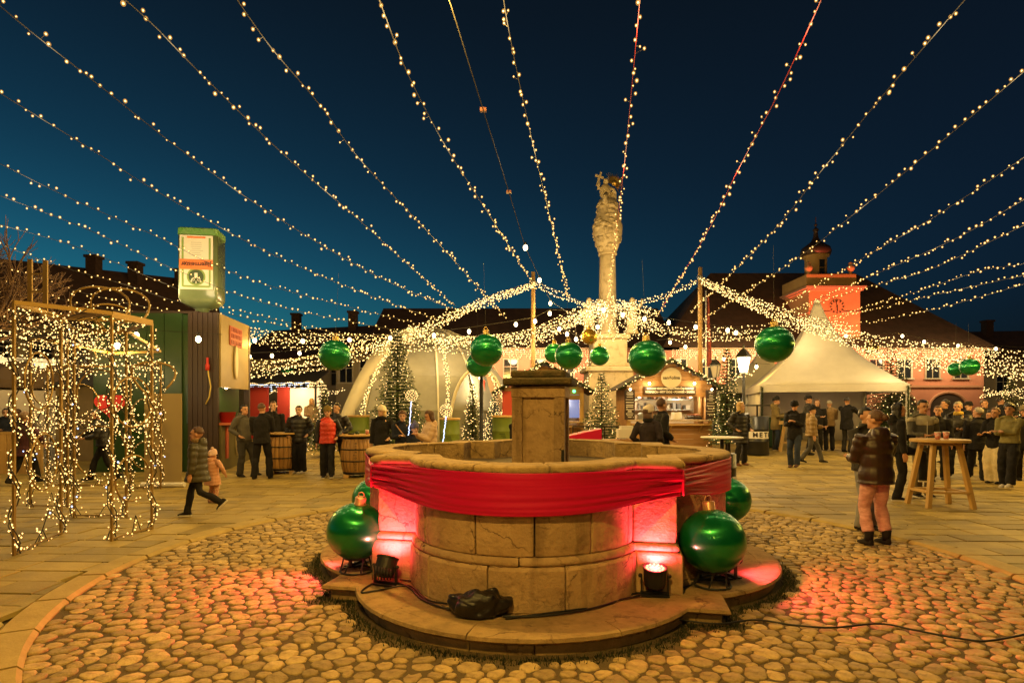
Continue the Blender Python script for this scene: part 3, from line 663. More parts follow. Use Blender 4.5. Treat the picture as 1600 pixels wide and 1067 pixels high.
# ------------------------------------------------------------------ trinity column
cx, cy_ = 3.98, 24.0
tc = thing('plague_column', 'tall carved stone column with a gilded sunburst on top', 'monument', (cx, cy_, gz(24))); tc.scale = (.92,.92,.955); SAND = mat('sandstone', (.58,.48,.32), .9, (.47,.38,.24), 2, bump=.6, bscale=12, dirt=(.2,.15,.08), dscale=4, damt=.5)
m = MB(); m.box((0,0,.3), (3.4,3.4,.6)); m.box((0,0,.75), (2.9,2.9,.3)); o = m.build('base_steps', SAND, tc); bevel(o, .03)
m = MB(); m.box((0,0,1.9), (1.95,1.95,2.0)); m.box((0,0,3.0), (2.25,2.25,.2)); o = m.build('lower_pedestal', SAND, tc); bevel(o, .04)
m = MB(); m.box((0,0,3.7), (1.5,1.5,1.2)); m.box((0,0,4.4), (1.75,1.75,.2)); m.box((0,0,3.2), (1.7,1.7,.16)); o = m.build('upper_pedestal', SAND, tc); bevel(o, .04)
m = MB(); m.lathe([(.52,4.5),(.5,4.62),(.42,4.72),(.40,4.9),(.385,6.2),(.355,7.9),(.36,8.0)], 24); m.build('shaft', SAND, tc, True)
m = MB(); m.lathe([(.40,8.0),(.43,8.06),(.40,8.12),(.42,8.2),(.5,8.5),(.6,8.75)], 24); m.build('capital_neck', SAND, tc, True)
m = MB(); prof = [(8.2,.44),(8.6,.56),(8.95,.66),(9.25,.68),(9.5,.58),(9.8,.50),(10.1,.46),(10.4,.40)]
for k in range(120):
    i = random.randrange(len(prof)-1); z = random.uniform(8.25, 10.3); rr = np.interp(z, [p[0] for p in prof], [p[1] for p in prof]); a = random.uniform(0, 2*PI); s = random.uniform(.09, .2)
    m.ball((math.cos(a)*(rr-s*.6), math.sin(a)*(rr-s*.6), z), (s, s, s*random.uniform(.5,.9)), 8, 6)
m.lathe([(r, z) for z, r in prof], 16); m.build('cloud_carving', SAND, tc, True)
m = MB(); m.ball((-.12,-.1,10.75), (.26,.22,.36)); m.ball((-.1,-.12,11.18), (.12,.13,.15)); m.tube([(-.2,-.1,10.95),(-.45,-.2,10.85),(-.42,-.25,11.1)], .07, 8); m.tube([(.0,-.1,10.95),(.25,-.2,10.8),(.3,-.25,10.6)], .07, 8); m.tube([(-.1,-.25,10.6),(-.2,-.45,10.4),(-.15,-.4,10.1)], .1, 8); m.ball((.2,0,10.55),(.22,.2,.25)); m.build('seated_figure', SAND, tc, True)
m = MB(); M_ = Matrix.Rotation(R(18), 3, 'Y'); m.box((-.40,-.1,11.30), (.09,.07,.62), M=M_); m.box((-.38,-.1,11.40), (.40,.068,.09), M=M_); m.build('cross', SAND, tc)
m = MB()
for k in range(26):
    a = R(-60+k*9.5); L = random.uniform(.34,.6); d = Vector((math.cos(a), 0, math.sin(a))); o_ = Vector((.28,-.05,11.15)); x = d.cross(Vector((0,1,0)))*.04
    m.add([o_+d*.1-x, o_+d*.1+x, o_+d*L, o_+d*.3+Vector((0,-.03,0))], [(0,1,3),(1,2,3),(2,0,3)])
m.ball((.28,-.06,11.15), .13, 10, 8); m.build('gilded_rays', GOLDM, tc)
for sx, sy in ((1,-1),(-1,-1)):
    m = MB(); x, y = sx*.95, sy*.8; m.lathe([(.3,4.5),(.26,4.6),(.22,4.7)], 12, (x,y,0)); m.lathe([(.22,4.7),(.26,5.0),(.2,5.3),(.24,5.55),(.1,5.75)], 10, (x,y,0)); m.ball((x,y,5.88), (.12,.12,.15)); m.tube([(x-.2,y,5.55),(x-.36,y-.1,5.3),(x-.2,y-.25,5.15)], .06, 6); m.tube([(x+.2,y,5.55),(x+.38,y-.05,5.7),(x+.42,y-.1,5.95)], .06, 6)
    m.build('statue', SAND, tc, True)
# ------------------------------------------------------------------ tents, huts, kiosk
def fir(label, loc, h, r, nl, group=None, bulb=None, seed=1, trunk=True, br=.015, dens=1.0):
    rs = random.Random(seed); t = thing('fir_tree', label, 'christmas tree', loc, 0, group); tr = MB(); lf = MB(); bl = MB()
    tr.tube([(0,0,0),(0,0,h*.5),(0,0,h*.98)], [.05*h/3,.03*h/3,.006], 7)
    lv = int(26*dens)+4
    for k in range(lv):
        f = k/(lv-1); z = h*(.10+.88*f); rad = r*(1-f)**.85*rs.uniform(.88,1.08)+.03; nb = max(5, int(15*(1-f*.6)*dens))
        a0 = rs.random()*6
        for j in range(nb):
            a = a0+2*PI*j/nb+rs.uniform(-.2,.2); L = rad*rs.uniform(.72,1.08); dx, dy = math.cos(a), math.sin(a); dr = rs.uniform(.12,.32)*L; segs = max(3, int(L/.09))
            pr = None
            for s in range(segs+1):
                u = s/segs; p = Vector((dx*L*u, dy*L*u, z+.10*L*u-dr*u*u))
                if pr is not None:
                    for e in range(4):
                        w = .165*(1.15-u*.75)*h/3.2*rs.uniform(.7,1.3); sd = rs.choice((-1,1)); q = p.lerp(pr, rs.random())
                        tip = q+Vector((-dy*sd*w+dx*w*.75, dx*sd*w+dy*w*.75, rs.uniform(-.07,.05))); b = Vector((dx, dy, 0))*.022
                        lf.add([q-b+Vector((0,0,.012)), q+b, tip], [(0,1,2)])
                pr = p
            if nl and rs.random() < .62:
                u = rs.uniform(.55, 1.02); bl.octa((dx*L*u, dy*L*u, z+.10*L*u-dr*u*u+.02), br*rs.uniform(.8,1.25))
    n0 = len(bl.f)//8
    for k in range(max(0, nl-n0)):
        f = rs.random()**1.4*.95; z = h*(.08+.9*f); a = rs.uniform(0, 2*PI); rr = r*(1-f)**.85*rs.uniform(.75,1.05)+.02; bl.octa((rr*math.cos(a), rr*math.sin(a), z), br*rs.uniform(.8,1.25))
    tr.build('trunk', BARK, t, True); lf.build('foliage', LEAF, t)
    if nl: bl.build('tree_bulbs', bulb or BULBF, t, True, kind='stuff')
    return t
# dome marquee
DC = Vector((-3.15, 22.3, gz(22))); DR, DH = 3.15, 4.35
dome = thing('dome_tent', 'large pale faceted dome tent draped with light strands', 'tent', DC)
def dpt(a, e, k=1.0, kz=1.0): return Vector((DR*k*math.cos(e)*math.cos(a), DR*k*math.cos(e)*math.sin(a), DH*kz*math.sin(e)**.9 if e > 0 else 0))
NA, NE = 14, 5
for i in range(NA):
    for j in range(NE):
        a0, a1 = 2*PI*i/NA-PI/2-PI/NA, 2*PI*(i+1)/NA-PI/2-PI/NA; e0, e1 = (PI/2)*(j/NE)**1.15, (PI/2)*((j+1)/NE)**1.15
        if math.sin((a0+a1)/2) > .55: continue
        V = []; nn = 5
        for q in range(nn):
            for p in range(nn):
                A = dpt(a0, e0).lerp(dpt(a1, e0), p/(nn-1)).lerp(dpt(a0, e1).lerp(dpt(a1, e1), p/(nn-1)), q/(nn-1))
                A *= 1-.035*math.sin(PI*p/(nn-1))*math.sin(PI*q/(nn-1))+.006*noise.noise(A*3); V.append(A)
        m = MB(); m.add(V, [(q*nn+p, q*nn+p+1, (q+1)*nn+p+1, (q+1)*nn+p) for q in range(nn-1) for p in range(nn-1)])
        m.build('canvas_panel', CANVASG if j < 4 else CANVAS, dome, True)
for i in range(NA):
    a = 2*PI*i/NA-PI/2-PI/NA
    if math.sin(a) > .7: continue
    MB().tube([dpt(a, (PI/2)*(k/12), 1.006, 1.004) for k in range(13)], .035, 6).build('seam_tube', CANVAS, dome, True)
# broad pale arch of canvas on the left flank
m = MB(); rings = []
for k in range(22):
    t = k/21; p = Vector((-3.32+2.9*t**1.05, -1.35-1.1*t*(1-t)*.6, .02+4.2*math.sin(t*PI/2)**.86)); w = .30+.42*math.sin(PI*min(1,t*1.05)); wob = .02*math.sin(k*2.3)
    rings.append([p+Vector((-.06,-.05,0)), p+Vector((w*.55+wob,-.30,-w*.25)), p+Vector((w+wob, -.12, -w*.55)), p+Vector((w*.5,.2,-w*.2))])
m.loft(rings); m.build('canvas_arch', CANVAS, dome, True)
# arched doorway porch with lit trees inside
D0 = at(748, 640, 19.0)-DC; D0.z = 0; m = MB(); porch = []
def arch(r, h, y, n=20): return [Vector((D0.x+r*math.cos(a), y, h*math.sin(a)**.8 if math.sin(a) > 0 else 0)) for a in np.linspace(PI, 0, n)]
m.tube(arch(.98, 2.62, D0.y), .055, 8); m.build('door_arch', CANVAS, dome, True)
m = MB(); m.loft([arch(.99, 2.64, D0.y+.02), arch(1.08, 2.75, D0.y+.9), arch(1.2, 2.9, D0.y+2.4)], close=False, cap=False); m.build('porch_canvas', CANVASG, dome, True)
m = MB(); m.loft([[p for p in arch(.97, 2.58, D0.y+1.9)]+[Vector((D0.x+.97, D0.y+1.9, 0))], [p+Vector((0,.05,0)) for p in arch(.97, 2.58, D0.y+1.9)]+[Vector((D0.x+.97, D0.y+1.95, 0))]]); m.build('porch_back', mat('porch_back', (.32,.2,.1), .8), dome)
m = MB(); m.box((D0.x+.05, D0.y+1.75, 1.2), (.14,.06,2.2)); m.build('red_banner', mat('red_banner', (.5,.04,.02), .8), dome)
for k, (dx, dy, h, l) in enumerate(((-.25,.75,2.15,'lit fir tree in the middle of the dome doorway'),(.5,1.05,1.9,'lit fir tree at the right inside the dome doorway'),(-.75,1.25,1.6,'small lit fir tree at the left inside the dome doorway'))):
    fir(l, DC+Vector((D0.x+dx, D0.y+dy, 0)), h, .52, 260, 'trees in the dome doorway', seed=40+k, br=.017, dens=.6)
pl = point('porch_lamp_light', (D0.x, D0.y+.9, 2.2), CREAM, 110, .1, dome); m = MB(); m.ball((D0.x, D0.y+.9, 2.33), .05); m.build('porch_lamp', LAMPG, dome, True)
wD = lambda pts, Y0, Y1: spline(sline(pts, Y0, Y1), 8)
for l, pts in (('light strand curving down the left face of the dome tent', [(628,533),(600,560),(575,610),(562,655)]), ('light strand hanging down the middle of the dome tent', [(690,530),(697,570),(700,620),(694,672)]), ('light strand on the right face of the dome beside its door', [(765,583),(778,605),(788,628),(791,648)])):
    net(l, [wD([(x+d, y) for x, y in pts], 18.9, 18.7) for d in (-2,0,2)], .075, .022, 'light strands down the dome tent', jz=.02, name='light_strand')
fir('tall lit fir tree standing in front of the dome tent', on(621, 17.4), 3.95, 1.08, 150, seed=3, br=.0155, dens=1.25)
fir('small lit fir tree in the lane left of the dome tent', on(505, 17.8), 2.3, .62, 110, seed=5, br=.015, dens=.7)
fir('lit fir tree between the stone column and the food stall', on(940, 18.2), 2.6, .85, 140, seed=6, br=.016, dens=.9)
fir('lit fir tree at the right side of the food stall', on(1136, 18.6), 3.4, .72, 190, seed=7, br=.016, dens=1.0)
fir('broad lit fir tree behind the right edge of the pagoda tent', on(1392, 21.5), 3.6, 1.25, 260, seed=8, br=.021, dens=1.1)
fir('little lit fir tree in the far right crowd', on(1580, 23), 2.6, .9, 140, seed=9, br=.021, dens=.7)
# street lamps
def street_lamp(label, loc, h, power, s=1.0):
    t = thing('street_lamp', label, 'street lamp', loc, 0, 'lantern street lamps'); m = MB()
    m.lathe([(.11*s,0),(.11*s,.12),(.075*s,.2),(.07*s,.75),(.05*s,.8),(.045*s,h-.8),(.035*s,h-.55),(.05*s,h-.53),(.03*s,h-.5)], 12); m.build('post', BLACK, t, True)
    m = MB(); m.lathe([(.11*s,h-.5),(.20*s,h-.06)], 4); o = m.build('lantern_glass', LANT if power else mat('dim_lantern', (.25,.2,.12), .2, emit=(1,.7,.3), es=.25), t); 
    m = MB(); m.lathe([(.25*s,h-.06),(.24*s,h-.02),(.12*s,h+.14),(.04*s,h+.2),(.03*s,h+.28),(.01*s,h+.34)], 4); m.build('lantern_roof', BLACK, t)
    m = MB()
    for k in range(4): a = PI*k/2; m.bar((.115*s*math.cos(a), .115*s*math.sin(a), h-.5), (.207*s*math.cos(a), .207*s*math.sin(a), h-.06), .018*s)
    m.build('lantern_frame', BLACK, t)
    if power:
        for a in (PI*1.5,): point('lantern_light', (.0,-.34*s,h-.35), CREAM, power, .1, t)
    return t
street_lamp('lit lantern street lamp in front of the pagoda tent', on(1162, 17.0), 3.1, 150)
street_lamp('dim unlit lantern behind the food stall at right', on(1118, 22.5), 3.0, 0)
street_lamp('black lamp post standing behind two green baubles', on(752, 13.6), 3.05, 0)
# pagoda tents
def pagoda(label, loc, rz, w, eh, ph, group):
    t = thing('pagoda_tent', label, 'tent', loc, rz, group); h = w/2; rings = []; N = 16
    for k in range(N+1):
        u = k/N; s = h*(.58*(1-u)**2.3+.42*(1-u))+.09*u; z = eh+(ph-eh)*u; ring = []
        for q in range(4):
            a, b = [(-1,-1),(1,-1),(1,1),(-1,1)][q], [(1,-1),(1,1),(-1,1),(-1,-1)][q]
            for f in np.linspace(0, 1, 6, endpoint=False):
                x, y = (a[0]+(b[0]-a[0])*f)*s, (a[1]+(b[1]-a[1])*f)*s; sag = -.05*math.sin(PI*f)*math.sin(PI*u); ring.append((x*(1+sag), y*(1+sag), z+.012*noise.noise((x*2,y*2,z*2))))
        rings.append(ring)
    MB().loft(rings).build('roof_canvas', CANVAS, t, True)
    for q in range(4):
        rz_ = Matrix.Rotation(PI/2*q, 3, 'Z'); m = MB(); rings = []
        for f in np.linspace(-h, h, 15): rings.append([rz_@Vector((f, -h-.012, eh+.02)), rz_@Vector((f, -h-.03, eh-.22+.008*math.sin(f*9))), rz_@Vector((f, -h-.02, eh-.22+.008*math.sin(f*9))), rz_@Vector((f, -h, eh+.02))])
        m.loft(rings); m.build('valance', CANVAS, t)
        m = MB(); m.box(rz_@Vector((h-.04,-h+.04,eh/2)), (.09,.09,eh)); m.build('leg', STEEL if q else WHITE, t)
    for q, nm in ((2,'back_wall'),(3,'side_wall')):
        rz_ = Matrix.Rotation(PI/2*q, 3, 'Z'); m = MB(); rings = []
        for f in np.linspace(-h+.06, h-.06, 34): w_ = .03*math.sin(f*5.5)+.012*noise.noise((f*3,0,0)); rings.append([rz_@Vector((f, -h+.05+w_, eh-.1)), rz_@Vector((f, -h+.05+w_*1.3, .04)), rz_@Vector((f, -h+.08+w_*1.3, .04)), rz_@Vector((f, -h+.08+w_, eh-.1))])
        m.loft(rings); m.build(nm, CANVAS, t, True)
    m = MB(); m.lathe([(.10,ph-.02),(.12,ph+.05),(.05,ph+.12)], 10); m.build('peak_cap', WHITE, t)
    return t
a_ = R(-16); FLp = Vector((8.62, 20.0)); fx, bx = Vector((math.cos(a_), math.sin(a_))), Vector((-math.sin(a_), math.cos(a_)))
pc = FLp+fx*2.25+bx*2.25; PG = pagoda('large white pagoda tent with an open front and a queue before it', (pc.x, pc.y, gz(20.5)), a_, 4.5, 2.12, 5.3, 'white pagoda tents')
pagoda('smaller white pagoda tent half hidden behind the larger one', (11.9, 27.5, gz(27)), R(-16), 4.2, 2.2, 4.1, 'white pagoda tents')
point('tent_lamp_light', (.2,-.2,1.95), (1,.62,.3), 40, .12, PG); m = MB(); m.ball((.2,-.2,2.12), .06); m.build('tent_lamp', LAMPG, PG, True)
def garland(name, pts, r, parent=None, nl=0, label=None, dens=420):
    lf = MB(); bl = MB(); W_ = walk(pts, 1/dens)
    for p, d in W_:
        n = Vector((random.gauss(0,1), random.gauss(0,1), random.gauss(0,1))); n = (n-d*n.dot(d)).normalized(); tip = p+n*r*random.uniform(.5,1.2)+d*r*.5; b = d.cross(n)*.012
        lf.add([p-b, p+b, tip], [(0,1,2)])
    for k in range(nl):
        p, d = random.choice(W_); n = Vector((random.gauss(0,1), random.gauss(0,1)-1.0, random.gauss(0,1))).normalized(); bl.octa(p+n*r*.85, .02)
    g = lf.build(name, LEAF, parent)
    if label: tag(g, label, 'garland')
    if nl: bl.build('garland_bulbs', BULBF, g, True, kind='stuff')
    return g
for k, (sx, l) in enumerate(((-1,'green garland up the left front leg of the pagoda tent'),(1,'green garland up the right front leg of the pagoda tent'))):
    p = pc+fx*sx*2.2-bx*2.3; garland('leg_garland', [Vector((p.x, p.y, gz(20)+z)) for z in (.1,1,2.1)], .10, None, 0, l)
# market huts
def planks(par, x0, x1, y, z0, z1, h=.16, cut=None, dp=.03):
    z = z0
    while z < z1-.01:
        zz = min(z+h, z1); m = MB(); a, b = (x0, x1) if not cut else cut(z, x0, x1)
        m.box(((a+b)/2, y+random.uniform(-.004,.004), (z+zz)/2), (b-a, dp, zz-z-.008)); m.build('plank', PLANK, par); z = zz
def hut(label, loc, w, dep, zc, ze, za, roofover=.35, lit=60, name='market_stall'):
    t = thing(name, label, 'market stall', loc); h = w/2
    planks(t, -h, h, 0, .05, zc-.12); planks(t, -h, h, .0, ze-.42, ze)                     # front below counter, fascia
    def cut(z, a, b): f = (za-z-.08)/(za-ze); return a*max(f,.02), b*max(f,.02)
    planks(t, -h, h, 0, ze, za-.1, .15, cut)
    for sx in (-1,1):
        m = MB(); m.box((sx*(h-.05), .02, (zc+ze-.4)/2), (.12,.10,ze-.4-zc+.4)); m.build('post', WOOD, t)
        m = MB(); m.box((sx*(h+.005), dep/2+.02, ze/2), (.04, dep, ze)); m.build('side_wall', PLANK, t)
        m = MB(); a, b = Vector((sx*(h+roofover),0,ze-(za-ze)*roofover/h)), Vector((0,0,za)); d = (b-a); n = Vector((-d.z*sx, 0, d.x*sx)).normalized()*(-1 if sx > 0 else 1); n = n if n.z > 0 else -n
        m.loft([[a+Vector((0,-.3,0)), b+Vector((0,-.3,0)), b+Vector((0,-.3,0))+n*.05, a+Vector((0,-.3,0))+n*.05], [a+Vector((0,dep+.2,0)), b+Vector((0,dep+.2,0)), b+Vector((0,dep+.2,0))+n*.05, a+Vector((0,dep+.2,0))+n*.05]]); m.build('roof', mat('hut_roof', (.05,.035,.022), .9, bump=.5), t)
        garland('roof_garland', [a+Vector((0,-.33,.02)), b+Vector((0,-.33,.02))], .12, t, 34)
    m = MB(); m.box((0, dep, ze/2), (w, .04, ze)); m.build('back_wall', mat('pale_board', (.6,.5,.36), .7), t)
    m = MB(); m.box((0, .12, zc-.03), (w-.02, .5, .05)); o = m.build('counter', mat('counter_top', (.55,.42,.25), .35, (.3,.22,.14), 30), t); bevel(o, .008)
    m = MB(); m.box((0, -.2, zc-.17), (w-.25, .26, .035))
    for sx in (-.35, 0, .35): m.bar((sx*w, -.03, zc-.40), (sx*w, -.30, zc-.19), .035)
    m.build('front_shelf', WOOD, t)
    if lit:
        for k, sx in enumerate((-.32,.3)):
            point('stall_light', (sx*w, .45, ze-.5), (1,.78,.45), lit, .12, t); m = MB(); m.ball((sx*w, .45, ze-.40), .045); m.build('stall_lamp', LAMPG, t, True)
    return t
SY = 19.4; sl = on(1046, SY); stall = hut('food stall with a round name board, menu boards and garlanded gable roof', sl, 2.85, 1.9, 1.02, 2.2, 3.0)
BRN = mat('menu_board', (.045,.025,.014), .7); CHK = mat('chalk_white', (.75,.7,.6), .8); m = MB(); m.box((0,-.06,2.0), (1.72,.05,.27)); m.build('menu_sign', BRN, stall)
text('menu_line', 'BURANO VEGETARIJANSKI PINO-ČAJ-TORTILE', .085, CHK, stall, (0,-.09,2.06), ext=.002, sx=.88, bold=.004); text('menu_line', 'KOBASICA • HOT DOG • POMMES • SARMA', .095, CHK, stall, (0,-.09,1.945), ext=.002, sx=.9, bold=.004)
m = MB(); m.lathe([(.34,0),(.34,.03)], 32); o = m.build('name_board', mat('board_cream', (.55,.47,.33), .7), stall, False, (.03,-.10,2.42)); o.rotation_euler = (R(90),0,0)
text('name_lettering', 'sanðolina', .15, DK, stall, (.03,-.135,2.42), ext=.002, bold=.003)
for k, sx in enumerate((-1,1)):
    b = MB(); b.box((sx*1.36,-.09,1.52), (.34,.04,1.0)); bo = b.build('chalk_board', BRN, stall)
    m = MB(); z = 1.93
    while z > 1.1:
        wd = random.choice((.14,.2,.26,.12,.24)); m.box((sx*1.36, -.113, z), (wd,.004,random.choice((.018,.03)))); z -= random.choice((.045,.06,.09))
    for q in range(7): m.octa((sx*1.36+random.uniform(-.14,.14), -.113, random.uniform(1.08,1.95)), .016)
    m.build('chalk_marks', CHK, bo)
    l = MB(); l.ball((sx*1.36,-.2,2.03), .04); l.build('board_lamp', LAMPG, stall, True)
for sx in (-.72, .78):
    l = MB(); l.ball((sx,-.2,2.23), .045); l.build('sign_lamp', LAMPG, stall, True); point('sign_lamp_light', (sx,-.26,2.14), CREAM, 14, .05, stall)
# goods in the stall: shelf, jars, cups, pot, tray
goods = thing('kitchen_shelf', 'back shelf of cups and packets inside the food stall', 'shelf', sl+Vector((0,1.55,0))); m = MB(); m.box((0,0,1.35), (2.5,.3,.03)); m.box((0,0,1.72), (2.5,.3,.03)); m.build('board', STEEL, goods)
cols = [(.6,.05,.04),(.65,.6,.5),(.5,.32,.1),(.3,.3,.3),(.7,.45,.35),(.1,.1,.1)]
for z in (1.37,1.74):
    x = -1.15
    while x < 1.15:
        w = random.uniform(.08,.2); h = random.uniform(.1,.24); m = MB()
        if random.random() < .5: m.lathe([(w*.4,0),(w*.45,h)], 10)
        else: m.box((0,0,h/2), (w*.8,.16,h))
        m.build('packet', mat('packet_%d' % random.randrange(6), random.choice(cols), .5), goods, False, (x,0,z)); x += w+.03
for l, n, x, mk, mt in (('white round pot on the food stall counter', 'pot', .28, lambda m: m.lathe([(.16,0),(.17,.05),(.17,.25),(.15,.25),(.145,.08)], 20), WHITE),
    ('dark grill pan of sausages on the food stall counter', 'grill_pan', .85, lambda m: (m.box((0,0,.05),(.5,.3,.06)), m.box((0,0,.11),(.56,.34,.03))), BLACK),
    ('red cup stack on the food stall counter', 'cup_stack', -.22, lambda m: m.lathe([(.05,0),(.07,.3),(.06,.3)], 12), mat('red_cup', (.55,.03,.03), .5)),
    ('steel napkin box on the food stall counter', 'napkin_box', -.95, lambda m: (m.box((0,0,.09),(.2,.16,.18)), m.box((0,0,.2),(.14,.1,.05))), STEEL)):
    m = MB(); mk(m); o = bevel(m.build(n, mt, None, False, sl+Vector((x,.15,1.02))), .006); tag(o, l, n.replace('_', ' '))
pan = [o for o in col.objects if o.name.startswith('grill_pan')][0]
for k in range(7): m = MB(); m.tube([(-.2+.06*k,-.1,.15),(-.19+.06*k,0,.16),(-.2+.06*k,.1,.15)], .022, 7); m.build('sausage', mat('sausage', (.3,.08,.03), .4), pan, True)
hut2 = hut('wooden drinks hut behind the fountain pillar, its blue lit window showing at right', on(850, 18.4), 2.5, 1.7, 1.05, 2.15, 2.9, .4, 30)
m = MB(); m.box((1.0,.5,1.55), (.55,.02,.8)); m.build('blue_screen', mat('blue_screen', (.1,.12,.2), .4, emit=(.25,.35,.75), es=.6), hut2)
m = MB(); m.box((-1.12,-.03,1.45), (.42,.03,1.1)); m.build('red_poster', mat('red_poster', (.5,.06,.04), .7), hut2)
m = MB(); m.ball((.95,-.12,2.0), .05); m.build('green_lamp', emis('green_glow', (.05,1,.25), 5), hut2, True)
m = MB(); m.ball((.62,-.12,2.05), .04); m.build('pink_lamp', emis('pink_glow', (1,.1,.3), 4), hut2, True)
# green bar kiosk with a giant bottle on its roof
KG = mat('dark_green_panel', (.018,.048,.012), .32, (.026,.056,.016), 2, bump=.05, bscale=8); KB = mat('brown_cladding', (.035,.018,.01), .55, bump=.15, bscale=10); KY = mat('ochre_panel', (.34,.24,.08), .5, (.28,.2,.06), 2)
kz = gz(14.9); kiosk = thing('bar_kiosk', 'tall dark green bar kiosk with brown corner cladding and a serving hatch', 'kiosk', (-7.6, 14.85, kz)); H_ = 4.1
m = MB(); m.box((-1.9,1.3,H_/2), (2.55,2.4,H_-.02)); m.build('core', KG, kiosk)
for k in range(5): m = MB(); m.box((-3.0+.46*k, .06, H_/2), (.44,.05,H_)); m.build('front_panel', KG, kiosk)
for k in range(6): m = MB(); m.box((-.70+.13*k, .05, H_/2+.01), (.115,.09,H_+.02)); m.build('cladding_board', KB, kiosk)
sd = Vector((-.3, 2.35)).normalized(); ang = math.atan2(sd.y, sd.x); Ms = Matrix.Rotation(ang, 3, 'Z')
def side(u, z, d=0): q = sd*u; return Vector((q.x+d*sd.y, q.y-d*sd.x, z))
m = MB(); m.box(side(1.24, 3.15), (2.3,.12,1.9), M=Ms); m.build('upper_side_panel', KY, kiosk)
m = MB(); m.box(side(1.24, .62), (2.3,.14,1.18), M=Ms); m.build('lower_side_panel', mat('olive_panel', (.10,.085,.03), .5), kiosk)
m = MB(); m.box(side(1.24, 1.24, .1), (2.34,.42,.06), M=Ms); m.build('hatch_counter', mat('red_counter', (.45,.12,.05), .5), kiosk)
m = MB(); m.box(side(2.34, 2.0), (.12,.14,4.1), M=Ms); m.build('corner_post', KB, kiosk)
m = MB(); m.box(side(1.3, 1.75, -.8), (2.2,.05,1.0), M=Ms); m.build('hatch_interior', mat('teal_interior', (.03,.07,.07), .5), kiosk)
for k in range(4): m = MB(); m.box(side(.3+.5*k, 1.75, -.5), (.05,.05,1.0), M=Ms); m.build('hatch_bar', BLACK, kiosk)
m = MB(); m.box((-1.9,1.3,H_+.03), (2.75,2.5,.06)); m.build('roof_edge', KB, kiosk)
def board_shape(name, L, w, mt, pos, par=None, lab=None):
    m = MB(); n = 13; P = [(w*math.sin(PI*k/(n-1))**.6, -L/2+L*k/(n-1)) for k in range(n)]; prof = [(x, z) for x, z in P]+[(-x, z) for x, z in reversed(P)]
    m.loft([[Ms@Vector((x, -.02, z)) for x, z in prof], [Ms@Vector((x, .02, z)) for x, z in prof]]); return m.build(name, mt, par, False, pos)
CRM = mat('cream_board', (.62,.52,.3), .5)
board_shape('surfboard_sign', .95, .12, CRM, side(1.1, 2.92, .1), kiosk); board_shape('surfboard_sign', .75, .10, CRM, side(1.2, .72, .1), kiosk)
m = MB(); m.box(side(1.15, 3.62, .08), (.95,.03,.52), M=Ms); m.build('red_letter_panel', mat('red_letters_back', (.5,.12,.06), .6), kiosk)
m = MB()
for r_ in range(3):
    for k in range(7): m.box(side(.78+.12*k, 3.45+.17*r_, .10), (.035+.03*random.random(),.01,.11), M=Ms)
m.build('letter_strokes', mat('deep_red', (.22,.02,.015), .6), kiosk)
m = MB(); m.box(side(.45, .75, .09), (.16,.03,.85), M=Ms); m.build('red_strip', mat('red_strip', (.5,.1,.05), .6), kiosk)
m = MB(); m.tube([(-.22,-.05,2.75),(-.18,-.08,2.5),(-.13,-.07,2.2),(-.17,-.06,1.95),(-.27,-.05,1.75)], .018, 6); m.build('power_cable', mat('yellow_cable', (.55,.42,.1), .5), kiosk, True)
m = MB(); m.lathe([(.05,2.62),(.055,2.75),(.03,2.8),(.03,2.95)], 10, (-.22,-.06,0)); m.build('power_plug', mat('red_plug', (.5,.03,.02), .4), kiosk, True)
m = MB(); m.lathe([(.16,0),(.22,.28),(.23,.28)], 14); bk = m.build('red_bucket', mat('red_cup', (.55,.03,.03), .5), None, True, Vector(kiosk.location)+side(.35, 1.27, .12)); tag(bk, 'red bucket on the counter of the green kiosk', 'bucket')
point('hatch_light', side(1.2, 2.15, -.2), (1,.7,.35), 14, .1, kiosk); m = MB(); m.ball(side(1.2, 2.23, -.2), .045); m.build('hatch_lamp', LAMPG, kiosk, True)
# giant upside down bottle
BG = mat('bottle_green', (.16,.20,.09), .22, (.13,.17,.075), 2, coat=.4); bo = thing('bottle_sign', 'giant upside down square green bottle on the kiosk roof', 'sign', (-8.55, 15.9, kz+H_+.06), R(9)); bw, bd = .50, .36
def rr(w, d, r, z, n=5):
    P = []
    for cx_, cy2, a0 in ((w-r,d-r,0),(-w+r,d-r,PI/2),(-w+r,-d+r,PI),(w-r,-d+r,PI*1.5)):
        for k in range(n+1): a = a0+PI/2*k/n; P.append((cx_+r*math.cos(a), cy2+r*math.sin(a), z))
    return P
m = MB(); m.loft([rr(w_, d_, r_, z) for z, w_, d_, r_ in ((.0,.18,.18,.17),(.20,.17,.17,.16),(.23,.23,.22,.16),(.29,.36,.29,.16),(.37,.46,.34,.12),(.48,bw,bd,.08),(2.18,bw,bd,.07))]); m.build('body', BG, bo, True)
m = MB(); m.loft([rr(w_, d_, .06, z) for z, w_, d_ in ((2.17,bw+.008,bd+.008),(2.34,bw+.004,bd+.004),(2.37,bw-.03,bd-.03))]); m.build('base_band', mat('grass_green', (.10,.28,.05), .4, (.2,.32,.12), 5), bo)
LB = mat('label_cream', (.68,.64,.5), .6); LG = mat('label_green', (.22,.32,.08), .6); LO = mat('label_orange', (.75,.19,.05), .6)
m = MB(); m.box((-.02,-bd-.008,1.42), (.84,.016,1.46)); lb = bevel(m.build('label', LB, bo), .006)
m = MB()
for x in (-.36,.32): m.box((x,-bd-.019,1.42), (.05,.008,1.32))
m.box((-.02,-bd-.0185,.77), (.66,.008,.05)); m.build('label_border', LG, lb)
